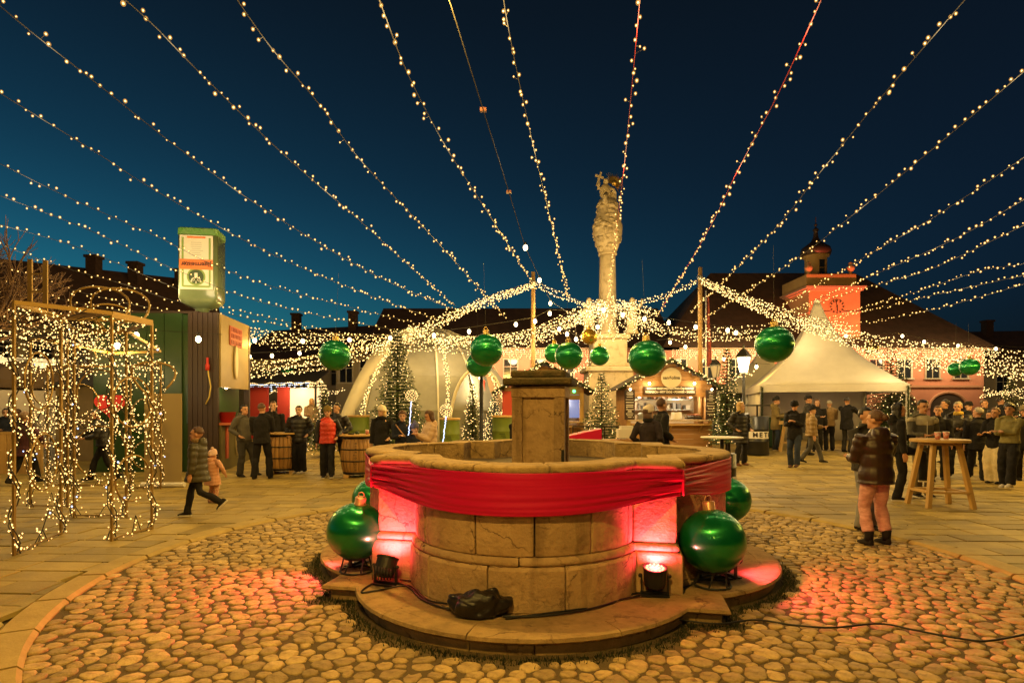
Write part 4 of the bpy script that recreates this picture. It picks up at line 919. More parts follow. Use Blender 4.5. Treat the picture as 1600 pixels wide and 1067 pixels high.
m = MB(); m.box((-.02,-bd-.026,1.36), (.84,.012,.27)); m.build('name_band', LO, lb); m = MB(); m.box((-.02,-bd-.02,2.09), (.46,.008,.045)); m.build('top_line', LO, lb)
o = text('lettering', 'Jägermeister', .175, DK, lb, (-.02,-bd-.035,1.36), (R(90), R(180), 0), .002, sx=.86, bold=.004)
m = MB(); m.lathe([(.235,0),(.235,.008)], 28); c = m.build('emblem', LG, lb, loc=(-.02,-bd-.018,1.03)); c.rotation_euler = (R(90),0,0)
m = MB(); m.lathe([(.19,0),(.19,.006)], 28); c = m.build('emblem_disc', mat('emblem_dark', (.05,.08,.03), .6), lb, loc=(-.02,-bd-.024,1.03)); c.rotation_euler = (R(90),0,0)
m = MB(); z0 = 1.03; y = -bd-.035       # stag head, upside down: muzzle up, antlers down, and a small cross
m.loft([[(-.02+x, y, z0+z), (-.02+x*.9, y-.006, z0+z)] for x, z in ((-.03,.09),(.03,.09))], cap=True)
m.prism([(-.06,y),(.02,y),(.0,y-.006),(-.04,y-.006)], z0-.02, z0+.10)
for s in (-1,1):
    m.tube([(-.02+s*.03,y,z0-.02),(-.02+s*.10,y,z0-.06),(-.02+s*.13,y,z0-.14)], .012, 5)
    for k in range(3): m.tube([(-.02+s*(.05+.035*k),y,z0-.035-.025*k),(-.02+s*(.04+.03*k),y,z0-.11-.02*k)], .008, 4)
m.box((-.02,y,z0-.15), (.014,.006,.07)); m.box((-.02,y,z0-.16), (.045,.006,.013)); m.build('stag_emblem', LB, lb)
m = MB()
for k in range(7): m.box((-.02,-bd-.018,1.62+.055*k), (random.uniform(.2,.42),.004,.012))
m.build('fine_print', mat('print_grey', (.4,.38,.3), .7), lb)
spot('sign_light', (1.3,-4.2,-.4), (0,0,1.3), (1,.82,.55), 330, 45, .6, .1, bo)
# roll-up banner
rb = thing('roll_up_banner', 'plain beige roll up banner standing beside the green kiosk', 'banner', on(255,12.3)); m = MB(); m.box((0,0,1.02), (.80,.01,1.95)); m.build('banner_sheet', mat('beige_banner', (.40,.31,.15), .7), rb)
m = MB(); m.tube([(-.46,0,.05),(.46,0,.05)], .055, 10); m.build('banner_base', WHITE, rb); m = MB(); m.box((0,.03,1.0), (.03,.02,2.0)); m.build('banner_pole', STEEL, rb)
# gold frames of the walk-in gift box wound with lights
GB = 'gold light frames at the left'
def frame(label, A, B, z1, wind=1, arcs=(), name='illuminated_gate', z0=.03, w=.027, extra=()):
    A, B = Vector(A), Vector(B); t = thing(name, label, 'light gate', (A.x, A.y, 0), 0, GB); d = B-A
    def P(u, z): return Vector((d.x*u, d.y*u, z))
    for u in (0, 1): MB().bar(P(u, 0), P(u, z1), w).build('upright', GOLD, t)
    MB().bar(P(0, z1-.02), P(1, z1-.02), w*.98).build('top_rail', GOLD, t); MB().bar(P(0, z0), P(1, z0), w*.8, w*.6).build('foot_rail', GOLD, t)
    for a, b in extra: MB().bar(P(*a), P(*b), w*.6).build('brace', GOLD, t)
    cb = MB(); bb = MB(); nrm = Vector((-d.y, d.x, 0)).normalized(); L = d.length
    for pth in arcs:
        MB().tube([P(u, z) for u, z in pth], .012, 5).build('hoop', GOLD, t, True)
    for q in range(wind):
        pts = []; n = int(26*z1/2.8); ph = random.uniform(0,6)
        for side_ in (0, 1):
            pts = [P(side_+.06*math.sin(k*1.1+ph)/max(L,.4), z1*(k+.2)/n)+nrm*.05*math.cos(k*1.1+ph) for k in range(n)]
            cb.tube(pts, .008, 3, cap=False)
            for p, _ in walk(pts, .06, .5): bb.octa(p+Vector((random.gauss(0,.03), random.gauss(0,.02), random.gauss(0,.02))), random.uniform(.008,.014))
        for zz in (z1-.05, z1*.55, .12):
            pts = [P(u, zz+(-.22*math.sin(PI*u*random.choice((1,2))) if zz < z1-.2 else 0)+random.uniform(-.08,.08)) for u in np.linspace(0,1,8)]; cb.tube(pts, .007, 3, cap=False)
            for p, _ in walk(pts, .065, .5): bb.octa(p+Vector((random.gauss(0,.02), random.gauss(0,.04), random.gauss(0,.04))), random.uniform(.008,.014))
    for pth in arcs:
        for p, _ in walk([P(u, z) for u, z in pth], .07, .5): bb.octa(p+Vector((random.gauss(0,.02), random.gauss(0,.02), random.gauss(0,.02))), random.uniform(.008,.014))
    cb.build('wound_cables', CABLE, t, kind='stuff'); bb.build('wound_bulbs', BULB, t, True, kind='stuff'); return t
def hoop(u0, z0, r, L, a0=0, a1=360, n=20): return [(u0+r/L*math.cos(R(a)), z0+r*math.sin(R(a))) for a in np.linspace(a0, a1, n)]
frame('narrow gold light frame nearest the cobbled circle', (-5.03,7.24), (-4.97,7.95), 2.84, 2, [hoop(.5,1.75,.33,.7), hoop(.5,.75,.3,.7,20,300)])
frame('gold light frame second from the cobbles, facing the square', (-6.72,8.84), (-5.92,8.84), 2.84, 2, [hoop(.5,1.9,.36,.8,-60,200), hoop(.5,1.0,.4,.8,0,250)])
frame('gold light frame in front of the woman in the purple coat', (-8.15,9.75), (-7.5,9.72), 2.84, 2, [hoop(.5,2.0,.3,.65), hoop(.4,.8,.3,.65,30,330)])
frame('gold light frame at the back beside the beige banner', (-7.95,12.0), (-7.32,12.0), 2.60, 2, [hoop(.5,1.6,.28,.63), hoop(.5,.7,.28,.63)])
frame('gold light frame at the back left, wide and low', (-10.0,12.4), (-8.6,12.4), 2.6, 2, [hoop(.5,1.8,.4,1.4), hoop(.5,2.75,.35,1.4,0,180)])
frame('gold light frame at the left edge of the picture', (-5.62,6.5), (-5.95,7.6), 2.86, 2, [hoop(.5,2.0,.35,1.15), hoop(.6,1.0,.35,1.15)])
rf = thing('illuminated_pergola', 'gold roof grid with light strands and a bow over the gift box frames', 'light frame', (-5.03,7.24,2.84), 0, GB); O_ = Vector((-5.03,7.24,2.84))
cor_ = [(-5.03,7.24),(-4.97,7.95),(-5.92,8.84),(-7.32,12.0),(-8.6,12.4),(-8.15,9.75),(-6.72,8.84),(-5.95,7.6),(-5.62,6.5)]
for a, b in ((0,8),(0,1),(1,2),(2,3),(5,4),(6,5),(7,6),(0,7),(2,6),(3,4),(1,7),(8,7)):
    A, B = Vector((*cor_[a], 2.86))-O_, Vector((*cor_[b], 2.86))-O_; MB().bar(A, B, .05, .03).build('roof_rail', GOLD, rf)
cb, bb = MB(), MB()
for k in range(34):
    x0 = random.uniform(0,1); A = Vector((-5.0-3.4*x0, 7.3+4.6*x0+random.uniform(-.6,.6), 2.84)); ln = random.uniform(.8,1.7); B = A+Vector((-ln*random.uniform(.5,1), random.uniform(-.5,.5), random.uniform(-.05,.05))); mid = (A+B)/2-Vector((0,0,random.uniform(.02,.22)))
    s = spline([A-O_, mid-O_, B-O_], 6); cb.tube(s, .007, 3, cap=False)
    for p, _ in walk(s, .07, .5): bb.octa(p+Vector((random.gauss(0,.03),random.gauss(0,.03),random.gauss(0,.03))), random.uniform(.008,.014))
for x0, z0, r_, L in ((-6.15,3.12,.36,1),(-5.85,3.1,.36,1),(-6.0,3.0,.22,1),(-5.35,2.1,.26,1)):   # loops of the bow
    pts = [Vector((x0+r_*1.15*math.cos(a), 8.6+.12*math.sin(a*2), z0+r_*math.sin(a)))-O_ for a in np.linspace(-.6, PI+.9, 22)]; MB().tube(pts, .016, 6).build('bow_loop', GOLD, rf, True)
    for p, _ in walk(pts, .06, .5): bb.octa(p+Vector((random.gauss(0,.02),)*3), random.uniform(.009,.014))
for p in ((47,405,11.5),(71,407,11.5)):
    q = at(*p)-O_; MB().bar(q, q-Vector((0,0,1.05)), .09, .03).build('finial_bar', GOLD, rf)
for k in range(2): A, B = at(47,428+28*k,11.5)-O_, at(71,428+28*k,11.5)-O_; MB().bar(A, B, .03, .02).build('finial_rung', GOLD, rf)
cb.build('roof_cables', CABLE, rf, kind='stuff'); bb.build('roof_bulbs', BULB, rf, True, kind='stuff')
cbl = MB()
for k in range(26): q = random.choice(cor_); p = Vector((q[0]+random.gauss(0,.06), q[1]+random.gauss(0,.06), random.uniform(.3,2.7))); cbl.octa(p-O_, .015)
cbl.build('cool_bulbs', BULBC, rf, True, kind='stuff')
nets_ = [spline([at(-60,505+k*9+random.uniform(-3,3),13), at(90,530+k*8+random.uniform(-6,6),13), at(250,540+k*7+random.uniform(-6,6),13)], 8) for k in range(7)]
net('light strands sagging behind the gold frames at left', nets_, .1, .02)
# ------------------------------------------------------------------ people
SK = mat('skin', (.52,.27,.15), .55, (.46,.22,.12), 8); SKP = mat('pale_skin', (.58,.34,.21), .55, (.52,.28,.17), 8); LIP = mat('lips', (.35,.08,.06), .5); EYE = mat('eyes', (.02,.015,.012), .25)
HB = mat('dark_brown_hair', (.018,.010,.006), .5, bump=.6, bscale=60, stretch=(1,1,.2)); HBR = mat('brown_hair', (.09,.04,.018), .5, bump=.6, bscale=60, stretch=(1,1,.2)); HBL = mat('blonde_hair', (.55,.36,.13), .5, (.4,.24,.08), 30, bump=.6, bscale=60, stretch=(1,1,.2)); HG = mat('grey_hair', (.38,.34,.28), .6, (.25,.22,.18), 30, bump=.6, bscale=60); HK = mat('black_hair', (.008,.006,.005), .4, bump=.5, bscale=60)
def remesh(o, v, sm=3):
    r = o.modifiers.new('fuse', 'REMESH'); r.mode = 'VOXEL'; r.voxel_size = v; r.use_smooth_shade = True
    s = o.modifiers.new('soften', 'SMOOTH'); s.iterations = sm; s.factor = .5; return o
def ik(a, b, l1, l2, pole):
    a, b, pole = Vector(a), Vector(b), Vector(pole); d = b-a; D = min(d.length, (l1+l2)*.995); d.normalize(); b = a+d*D
    x = (l1*l1-l2*l2+D*D)/(2*D); h = math.sqrt(max(l1*l1-x*x, 0)); p = pole-d*pole.dot(d); p.normalize(); return a+d*x+p*h, b
ARMS = {'down': ((.235,-.03,.84),(.3,.7,0)), 'pocket': ((.20,-.12,1.0),(.42,.8,0)), 'chest': ((.05,-.30,1.17),(.35,.4,-1)), 'cup': ((.13,-.33,1.12),(.35,.4,-1)), 'mouth': ((.03,-.17,1.50),(.5,-.1,-1)),
        'reach': ((.16,-.56,1.16),(.5,.2,-1)), 'phone': ((.06,-.30,1.22),(.35,.3,-1)), 'swingf': ((.22,-.28,.96),(.5,.6,0)), 'swingb': ((.24,.26,.92),(.5,.5,.1)), 'back': ((.04,.17,.98),(.9,.5,0)), 'cross': ((-.12,-.24,1.17),(.5,.2,-.8)), 'side': ((.40,-.10,.98),(.6,.4,0)), 'stick': ((.10,-.26,1.0),(.4,.4,-.6))}
LEGS = {'stand': (((.10,.0,0),(.10,.0,0))), 'apart': (((.135,.0,0),(.125,.02,0))), 'wide': (((.17,-.04,0),(.16,.05,0))), 'walk': (((.09,-.30,0),(.09,.30,.07))), 'walkr': (((.09,.30,.07),(.09,-.30,0))), 'run': (((.07,-.22,0),(.08,.46,.24))), 'rung': (((.10,.05,0),(.08,-.42,.34))), 'step': (((.10,.02,0),(.12,-.30,0)))}
def person(label, px, Y, h, rz, top, legc, arms=('down','down'), legs='stand', hair=('short', None), hat=None, skin=None, shoe=(.012,.01,.009), head=(0, 0), child=0, near=False, group='people in the square', dz=0, lean=0, bag=None, scarf=None, loc=None, sole=None, boot=False, yoke=None, hood=False):
    hm = hair[1] or HB; skin = skin or random.choice((SK, SKP)); L = on(px, Y)+Vector((0,0,dz)) if loc is None else Vector(loc)
    t = thing('person', label, 'person', L, R(rz), group); k = h/1.75; t.scale = (k, k, k); vx = (.0125 if near else .017)
    hs = 1+.32*child; wd = 1+.10*child
    ln = Matrix.Rotation(R(lean), 3, 'X'); piv = Vector((0,0,.95))
    def B(p): p = Vector(p); return piv+ln@(p-piv) if p.z > .95 else p
    HC = B((0,-.02,1.615-.03*child)); Hm = ln @ Matrix.Rotation(R(head[0]), 3, 'Z') @ Matrix.Rotation(R(head[1]), 3, 'X')
    def Hd(p): return HC+Hm@(Vector(p)*hs)
    m = MB()
    def ell(z, rx, ry, y=0, n=14): return [B((rx*math.cos(2*PI*q/n), y+ry*math.sin(2*PI*q/n), z)) for q in range(n)]
    m.loft([ell(.86,.13,.09), ell(.96,.155,.105), ell(1.1,.13,.09), ell(1.26,.155,.105), ell(1.38,.15,.09), ell(1.435,.10,.065), ell(1.47,.055,.055,-.005), ell(1.56,.05,.055,-.015)])
    # head: skull, jaw, nose, brows, ears
    m.ball(Hd((0,.01,.035)), tuple(v*hs for v in (.077,.096,.098)), 16, 12, M=Hm); m.ball(Hd((0,-.025,-.045)), tuple(v*hs for v in (.058,.068,.072)), 14, 10, M=Hm)
    m.loft([[Hd((-.012,-.09,.022)), Hd((.012,-.09,.022)), Hd((.012,-.07,.022)), Hd((-.012,-.07,.022))], [Hd((-.02,-.113,-.022)), Hd((.02,-.113,-.022)), Hd((.022,-.07,-.03)), Hd((-.022,-.07,-.03))]])
    for s in (-1,1): m.ball(Hd((s*.078,.012,-.002)), tuple(v*hs for v in (.012,.022,.032)), 8, 6, M=Hm); m.ball(Hd((s*.032,-.083,.040)), tuple(v*hs for v in (.028,.012,.010)), 8, 6, M=Hm)
    m.ball(Hd((0,-.082,-.095+.012)), tuple(v*hs for v in (.024,.02,.02)), 8, 6, M=Hm)
    sh = {}; hands = []
    for s, pose in zip((-1, 1), arms):
        tg, pole = ARMS[pose] if isinstance(pose, str) else pose; po = {'puffer': .034, 'coat': .016, 'vest': .02}.get(top[0], .01); S_ = B((s*(.175*wd+po),0,1.40)); tgt = Vector((s*(tg[0]+(po*1.3 if tg[0] > .18 else 0)), tg[1], tg[2])); tgt = B(tgt) if tgt.z > .95 else tgt
        e, w = ik(S_, tgt, .29, .265, (s*pole[0], pole[1], pole[2])); sh[s] = (S_, e, w)
        m.tube([S_, S_.lerp(e,.5), e, e.lerp(w,.5), w], [.05,.045,.038,.036,.027], 8)
        d = (w-e).normalized(); up = Vector((0,0,1)); sd = d.cross(up); sd = sd.normalized() if sd.length > .2 else Vector((0,1,0)); 
        if abs(d.z) > .8: sd = Vector((0,1,0))-d*d.y; sd.normalize()
        nrm = d.cross(sd).normalized(); inn = -nrm if (nrm.x*s > 0) else nrm
        c = w+d*.045; m.loft([[w+d*a_+sd*b_*ww+nrm*c_*tt for b_, c_ in ((-1,-1),(1,-1),(1,1),(-1,1))] for a_, ww, tt in ((-.01,.024,.017),(.04,.038,.017),(.095,.040,.014))])
        curl = .8 if pose not in ('down','swingf','swingb','side') else .35
        for q, (o_, fl_2) in enumerate(((-.030,.066),(-.010,.076),(.010,.072),(.030,.055))):
            b0 = w+d*.09+sd*o_; b1 = b0+(d+inn*curl*.5).normalized()*fl_2*.5; b2 = b1+(d*.5+inn*curl*1.3).normalized()*fl_2*.5; m.tube([w+d*.05+sd*o_, b0, b1, b2], [.010,.0105,.0095,.008], 6)
        b0 = w+d*.02-sd*.03; b1 = b0-sd*.022+d*.03+inn*.012; m.tube([b0, b1, b1+d*.032+inn*.012], [.013,.0115,.009], 6); hands.append(w+d*.08)
    feet = []; lp = LEGS[legs]
    for s, (fx_, fy, fz) in zip((-1, 1), lp):
        hp = Vector((s*.085,0,.92)); an = Vector((s*fx_, fy, .085+fz)); kn, an = ik(hp, an, .43, .42, (s*.12,-1,0)); m.tube([hp, hp.lerp(kn,.5), kn, kn.lerp(an,.4), an], [.075,.062,.048,.042,.034], 8); sh['l%d' % s] = (hp, kn, an); feet.append((an, fy, fz))
    remesh(m.build('body', skin, t, True), vx, 2)
    face = abs(((rz+head[0]+180) % 360)-180) < 118
    if face:
        f = MB()
        for s in (-1,1): f.ball(Hd((s*.031,-.088,.018)), tuple(v*hs for v in (.0135,.008,.0075)), 8, 6, M=Hm)
        f.build('eyes', EYE, t, True); f = MB(); f.ball(Hd((0,-.089,-.052)), tuple(v*hs for v in (.022,.008,.0075)), 8, 6, M=Hm); f.build('mouth', LIP, t, True)
        f = MB()
        for s in (-1,1): f.ball(Hd((s*.033,-.092,.041)), tuple(v*hs for v in (.021,.006,.0045)), 6, 5, M=Hm)
        f.build('eyebrows', hm if hm is not HBL else HBR, t, True)
    # hair
    st = hair[0]
    if st != 'bald':
        f = MB(); nu, nv = 22, 16; V = []; c0 = Vector((0,.016,.038)); rad = (.088,.104,.106)
        low = {'short': -.42, 'crop': -.3, 'long': -.95, 'bob': -.95, 'bun': -.5, 'mop': -.6}[st]; thick = {'crop': .955, 'short': 1.0, 'long': 1.06, 'bob': 1.1, 'bun': 1.0, 'mop': 1.13}[st]
        f.ball((0,0,0), 1, nu, nv)
        for p in f.v:
            p = Vector(p); w_ = thick*(1.01+.06*noise.noise(p*3+L)+.05*noise.noise(p*9+L)); cut = (p.y < -.42 and p.z < (.52 if st != 'mop' else .30)) or p.z < low or (p.y < .1 and p.z < -.1 and st in ('short','crop','bun','mop'))
            if cut: w_ *= .72
            V.append(Hd(c0+Vector((p.x*rad[0], p.y*rad[1], p.z*rad[2]))*w_))
        f.v = [tuple(v) for v in V]
        if st in ('long','bob'):
            zl = -.30 if st == 'long' else -.13
            f.loft([[Hd((rx*math.cos(a), .03+ry*math.sin(a), z)) for a in np.linspace(-.45, PI+.45, 14)] for z, rx, ry in ((.05,.088,.088),(-.06,.096,.088),(zl*.7,.104,.082),(zl,.085,.06))])
        if st == 'bun': f.ball(Hd((0,.125,.035)), tuple(v*hs for v in (.046,.042,.044)), 10, 8)
        f.build('hair', hm, t, True)
    if hat:
        kd, hc = hat; f = MB()
        if kd in ('beanie','pom'):
            prof = [(.094,.022),(.101,.03),(.101,.072),(.098,.078),(.096,.11),(.078,.148),(.045,.166),(.01,.171)]
            f.loft([[Hd((r_*math.cos(a), .012+r_*1.13*math.sin(a), z+.018*math.sin(a)*-1)) for a in np.linspace(0, 2*PI, 20, endpoint=False)] for r_, z in prof])
            if kd == 'pom': f.ball(Hd((0,.02,.195)), .04*hs, 10, 8)
        elif kd == 'cap':
            prof = [(.091,.045),(.094,.06),(.092,.10),(.07,.138),(.03,.152)]
            f.loft([[Hd((r_*math.cos(a), .010+r_*1.13*math.sin(a), z)) for a in np.linspace(0, 2*PI, 20, endpoint=False)] for r_, z in prof])
            f.loft([[Hd((x_, -.085, .052)) for x_ in (-.07,-.035,0,.035,.07)]+[Hd((x_, -.085, .060)) for x_ in (.07,.035,0,-.035,-.07)], [Hd((x_*.75, -.155+abs(x_)*.4, .040)) for x_ in (-.07,-.035,0,.035,.07)]+[Hd((x_*.75, -.155+abs(x_)*.4, .046)) for x_ in (.07,.035,0,-.035,-.07)]])
        f.build('hat', hc, t, True)
    # trousers
    f = MB(); lr = 1.0 if len(legc) < 2 else legc[1]
    f.loft([ell(.80,.155,.115), ell(.9,.17,.125), ell(1.0,.16,.115)])
    for s in (-1,1):
        hp, kn, an = sh['l%d' % s]; a2 = an+(kn-an).normalized()*.0
        f.tube([hp, hp.lerp(kn,.5), kn, kn.lerp(a2,.5), a2-Vector((0,0,.03 if not boot else -.09))], [.092,.082*lr,.070*lr,.070*lr,.068*lr], 10)
    o = remesh(f.build('trousers', legc[0], t, True), .016 if near else .02, 3); tx = bpy.data.textures.get('folds') or bpy.data.textures.new('folds', 'CLOUDS'); tx.noise_scale = .13; d_ = o.modifiers.new('folds', 'DISPLACE'); d_.texture = tx; d_.strength = .03; d_.mid_level = .5
    for s, (an, fy, fz) in zip((-1,1), feet):
        f = MB(); tilt = Matrix.Rotation(R(min(45, fz*200)) if fy > 0 else 0, 3, 'X'); o_ = an-Vector((0,0,.085)); oo = Vector((s*.008,0,0))
        def sf(y, w, z0, z1): return [an+tilt@(Vector((a, y, b))-Vector((0,0,.085))) for a, b in ((-w,z0),(w,z0),(w*1.02,z0+(z1-z0)*.5),(w*.7,z1),(-w*.7,z1),(-w*1.02,z0+(z1-z0)*.5))]
        f.loft([sf(.075,.026,.012,.075), sf(.055,.037,.004,.11), sf(0,.039,.002,.12), sf(-.07,.044,.002,.078), sf(-.14,.047,.002,.055), sf(-.185,.034,.006,.04)])
        so = f.build('shoe', fab(shoe), t); b_ = so.modifiers.new('round', 'SUBSURF'); b_.levels = 1; b_.render_levels = 1
        if boot:
            q = MB(); q.loft([[an+Vector((r_*math.cos(a), .012+r_*1.15*math.sin(a), z)) for a in np.linspace(0, 2*PI, 12, endpoint=False)] for z, r_ in ((-.02,.046),(.04,.050),(.09,.054),(.105,.058),(.11,.05))]); q.build('boot_shaft', fab(shoe), so, True)
            q = MB(); [q.bar(an+Vector((-.03,-.055-.02*(2-k),-.005+.03*k)), an+Vector((.03,-.055-.02*(2-k),-.005+.03*k)), .008) for k in range(3)]; q.build('laces', BK, so)
        if sole:
            q = MB(); q.loft([[an+tilt@(Vector((a, y, z))-Vector((0,0,.085))) for y, a in ((.08,-.024),(.08,.024),(0,.042),(-.1,.049),(-.17,.036),(-.195,.0),(-.17,-.036),(-.1,-.049),(0,-.042))] for z in (-.002,.024)]); q.build('sole', sole, so)
    # upper garment
    kind, cm, hem = top[:3]; f = MB(); pf = {'puffer': .035, 'coat': .022, 'hoodie': .016, 'sweater': .012, 'vest': .03}[kind]; flare = top[4] if len(top) > 4 else 0
    sleeve = top[3] if len(top) > 3 and top[3] else None
    def ring(z, rx, ry, y=0):
        q_ = 0
        if kind in ('puffer','vest') : q_ = .013*abs(math.sin(z*PI/.115)) if cm is not BRP else .020*abs(math.sin(z*PI/.17))**.6
        return ell(z, (rx+pf+q_)*wd, (ry+pf+q_)*(1+.15*child), y, 18)
    zs = np.arange(hem, 1.40, .026 if kind in ('puffer','vest') else .05); rings = []
    for z in zs:
        rx = np.interp(z, [.4,.8,.95,1.1,1.27,1.40], [.175+flare,.17+flare*.6,.168,.152,.168,.155]); ry = np.interp(z, [.4,.8,.95,1.1,1.27,1.40], [.15+flare,.135+flare*.5,.122,.112,.118,.098])
        if z < .9 and legs in ('walk','walkr','run'): ry += (.9-z)*.22
        rings.append(ring(z, rx, ry))
    rings += [ell(1.435,.105+pf*.6,.075+pf*.6), ell(1.475,.068+pf*.5,.066+pf*.5,-.006), ell(1.50+.02*(kind in('puffer','coat')),.064+pf*.5,.068+pf*.5,-.012)]
    f.loft(rings)
    def arm_sleeves(g, grow):
        for s in (-1,1):
            S_, e, w = sh[s]; P = [S_-(e-S_)*.12, S_.lerp(e,.12), S_.lerp(e,.5), e, e.lerp(w,.5), e.lerp(w,.95)]; rr_ = [.06+grow*.7,.066+grow,.062+grow,.054+grow,.048+grow,.042+grow*.8]
            if kind == 'puffer' and g is f:
                P2, R2 = [], []
                for a_i in range(len(P)-1):
                    for q in range(4): P2.append(P[a_i].lerp(P[a_i+1], q/4)); R2.append(rr_[a_i]+(rr_[a_i+1]-rr_[a_i])*q/4+.007*math.sin((a_i*4+q)*PI/2)); 
                P, rr_ = P2+[P[-1]], R2+[rr_[-1]]
            g.tube(P, rr_, 12)
    if kind == 'vest':
        g = MB(); arm_sleeves(g, .012); remesh(g.build('sleeves', sleeve, t, True), .018, 2)
        f.tube([sh[-1][0], sh[-1][0].lerp(sh[-1][1],.1)], [.07,.075], 10); f.tube([sh[1][0], sh[1][0].lerp(sh[1][1],.1)], [.07,.075], 10)
    else: arm_sleeves(f, pf*.55)
    if hood or kind == 'hoodie':
        f.loft([[B((rx*math.cos(a), y+ry*math.sin(a), z)) for a in np.linspace(0, 2*PI, 14, endpoint=False)] for z, rx, ry, y in ((1.36,.10,.05,.10),(1.44,.12,.08,.09),(1.51,.11,.07,.085),(1.54,.075,.03,.09))])
    o = remesh(f.build({'puffer':'puffer_jacket','coat':'coat','hoodie':'jacket','sweater':'sweater','vest':'vest'}[kind], cm, t, True), .0135 if near else .019, 2)
    if kind != 'puffer':
        tx = bpy.data.textures.get('folds') or bpy.data.textures.new('folds', 'CLOUDS'); tx.noise_scale = .13; tx.noise_depth = 2; d_ = o.modifiers.new('folds', 'DISPLACE'); d_.texture = tx; d_.strength = .035; d_.mid_level = .5; d_.texture_coords = 'GLOBAL' if False else 'LOCAL'
    if yoke:
        q = MB(); q.loft([ell(z, rx+pf+.010, ry+pf+.010, 0, 20) for z, rx, ry in ((1.29,.158,.112),(1.34,.160,.108),(1.40,.150,.100),(1.435,.11,.08),(1.47,.075,.072))])
        for s in (-1,1): S_, e, w = sh[s]; q.tube([S_-(e-S_)*.12, S_.lerp(e,.1), S_.lerp(e,.22)], [.062,.086,.082], 10)
        remesh(q.build('shoulder_yoke', yoke, t, True), .018, 2); q = MB(); q.tube([B((0,-.125,z)) + Vector((0,-pf-.006,0)) for z in (.9,1.1,1.25,1.36)], .006, 5); q.build('zip', SOLW, t)
    if scarf:
        q = MB(); q.lathe([(.075,1.44),(.105,1.455),(.11,1.49),(.10,1.52),(.07,1.53)], 16); q.v = [tuple(B(v)) for v in q.v]; remesh(q.build('scarf', scarf, t, True), .016, 1)
    if bag:
        q = MB(); pts = [B((-.16,-.05,1.43)), B((-.02,-.165,1.25)), B((.13,-.18,1.08)), (.20,-.10,.92)] if bag[1] > 0 else [B((.16,-.05,1.43)), B((.02,-.165,1.25)), B((-.13,-.18,1.08)), (-.20,-.10,.92)]
        q.tube(pts, .014, 6); q.build('bag_strap', bag[0], t, True)
        q = MB(); q.box((bag[1]*.22,-.08,.86), (.10,.22,.18)); bevel(q.build('shoulder_bag', bag[0], t), .02)
    t['hands'] = 0; del t['hands']; return t, [L+Matrix.Rotation(R(rz), 3, 'Z')@(p*k) for p in hands]
BK = fab((.009,.008,.008)); BKP = mat('black_puffer', (.010,.009,.009), .5, bump=.2, bscale=14); NV = fab((.010,.013,.022)); GR = fab((.07,.065,.055)); DG = fab((.028,.026,.024)); JN = fab((.022,.03,.05)); OLV = mat('olive_puffer', (.05,.042,.016), .5, bump=.2, bscale=14); OLL = fab((.13,.095,.035)); TAN = fab((.20,.13,.06)); BRP = mat('brown_puffer', (.040,.019,.010), .38, (.028,.013,.007), 4, bump=.25, bscale=12)
PKT = mat('pink_corduroy', (.70,.37,.35), .9, (.52,.25,.23), 9, bump=1, bscale=9, stretch=(1,1,2.2)); REDV = mat('red_vest', (.62,.045,.02), .5, bump=.2, bscale=14); CRC = mat('cream_puffer', (.60,.42,.28), .55, bump=.2, bscale=14); PURP = fab((.06,.022,.028)); PKC = mat('pink_coat', (.60,.30,.17), .6, bump=.3, bscale=14); KHK = fab((.17,.13,.065)); CRM2 = fab((.55,.46,.28)); GRN = fab((.16,.14,.055)); REDS = fab((.4,.03,.02)); WHC = fab((.55,.5,.4)); YEL = fab((.5,.33,.06)); SOLW = mat('white_sole', (.6,.55,.45), .6); PATT = mat('patterned_leggings', (.62,.42,.27), .8, (.42,.12,.06), 24)
p = person
p('woman in a purple coat walking off behind the gold frames at left', 38, 12.6, 1.60, 175, ('coat', PURP, .70), (BK, 1.0), ('side','down'), 'walk', ('mop', mat('curly_hair', (.22,.13,.06), .6, (.14,.08,.035), 40, bump=1, bscale=50)))
p('person in black bending towards the gold frames beside the red board', 163, 13.2, 1.68, -60, ('puffer', BKP, .85), (BK, 1.0), ('reach','cup'), 'walk', ('short', HK), lean=12)
p('person in dark clothes seated far left under the cafe parasol', 9, 15.5, 1.62, 40, ('coat', NV, .8), (BK,), ('cup','down'), 'stand', ('short', HB))
p('second dark figure under the cafe parasol, in brown', 27, 16, 1.58, -50, ('puffer', fab((.04,.02,.014)), .8), (BK,), ('cup','cup'), 'stand', ('short', HBR))
p('boy in an olive parka with fur trimmed hood striding past the kiosk', 309, 8.84, 1.385, -82, ('puffer', OLV, .70, None, .0), (BK, .95), ('down','down'), 'run', ('crop', HBR), skin=SK, child=.45, near=True, hood=True, scarf=mat('fake_fur', (.34,.22,.09), .95, (.2,.12,.05), 60, bump=1, bscale=70), head=(4,0), sole=SOLW)
p('toddler in a pink coat and pink bobble hat beside the boy', 332, 10.2, .92, 160, ('puffer', PKC, .62, None, .05), (PATT, 1.25), ('side','side'), 'stand', ('crop', HBR), hat=('pom', fab((.62,.42,.34))), child=1, near=True, hood=True, shoe=(.3,.15,.1))
p('man in a grey hoodie standing at the kiosk hatch', 381, 14.1, 1.76, 62, ('hoodie', GR, .88), (DG, 1.15), ('pocket','pocket'), 'step', ('short', HK), near=True)
p('broad man in black seen from behind at the first wine barrel', 409, 13.7, 1.80, 190, ('coat', BK, .82, None, .02), (BK, 1.15), ('cup','cup'), 'wide', ('crop', HBR), near=True, head=(-20,0))
p('man in black raising his hand to his mouth at the first barrel', 427, 15.2, 1.82, 20, ('coat', BK, .82), (BK,), ('mouth','down'), 'stand', ('short', HBR), near=True)
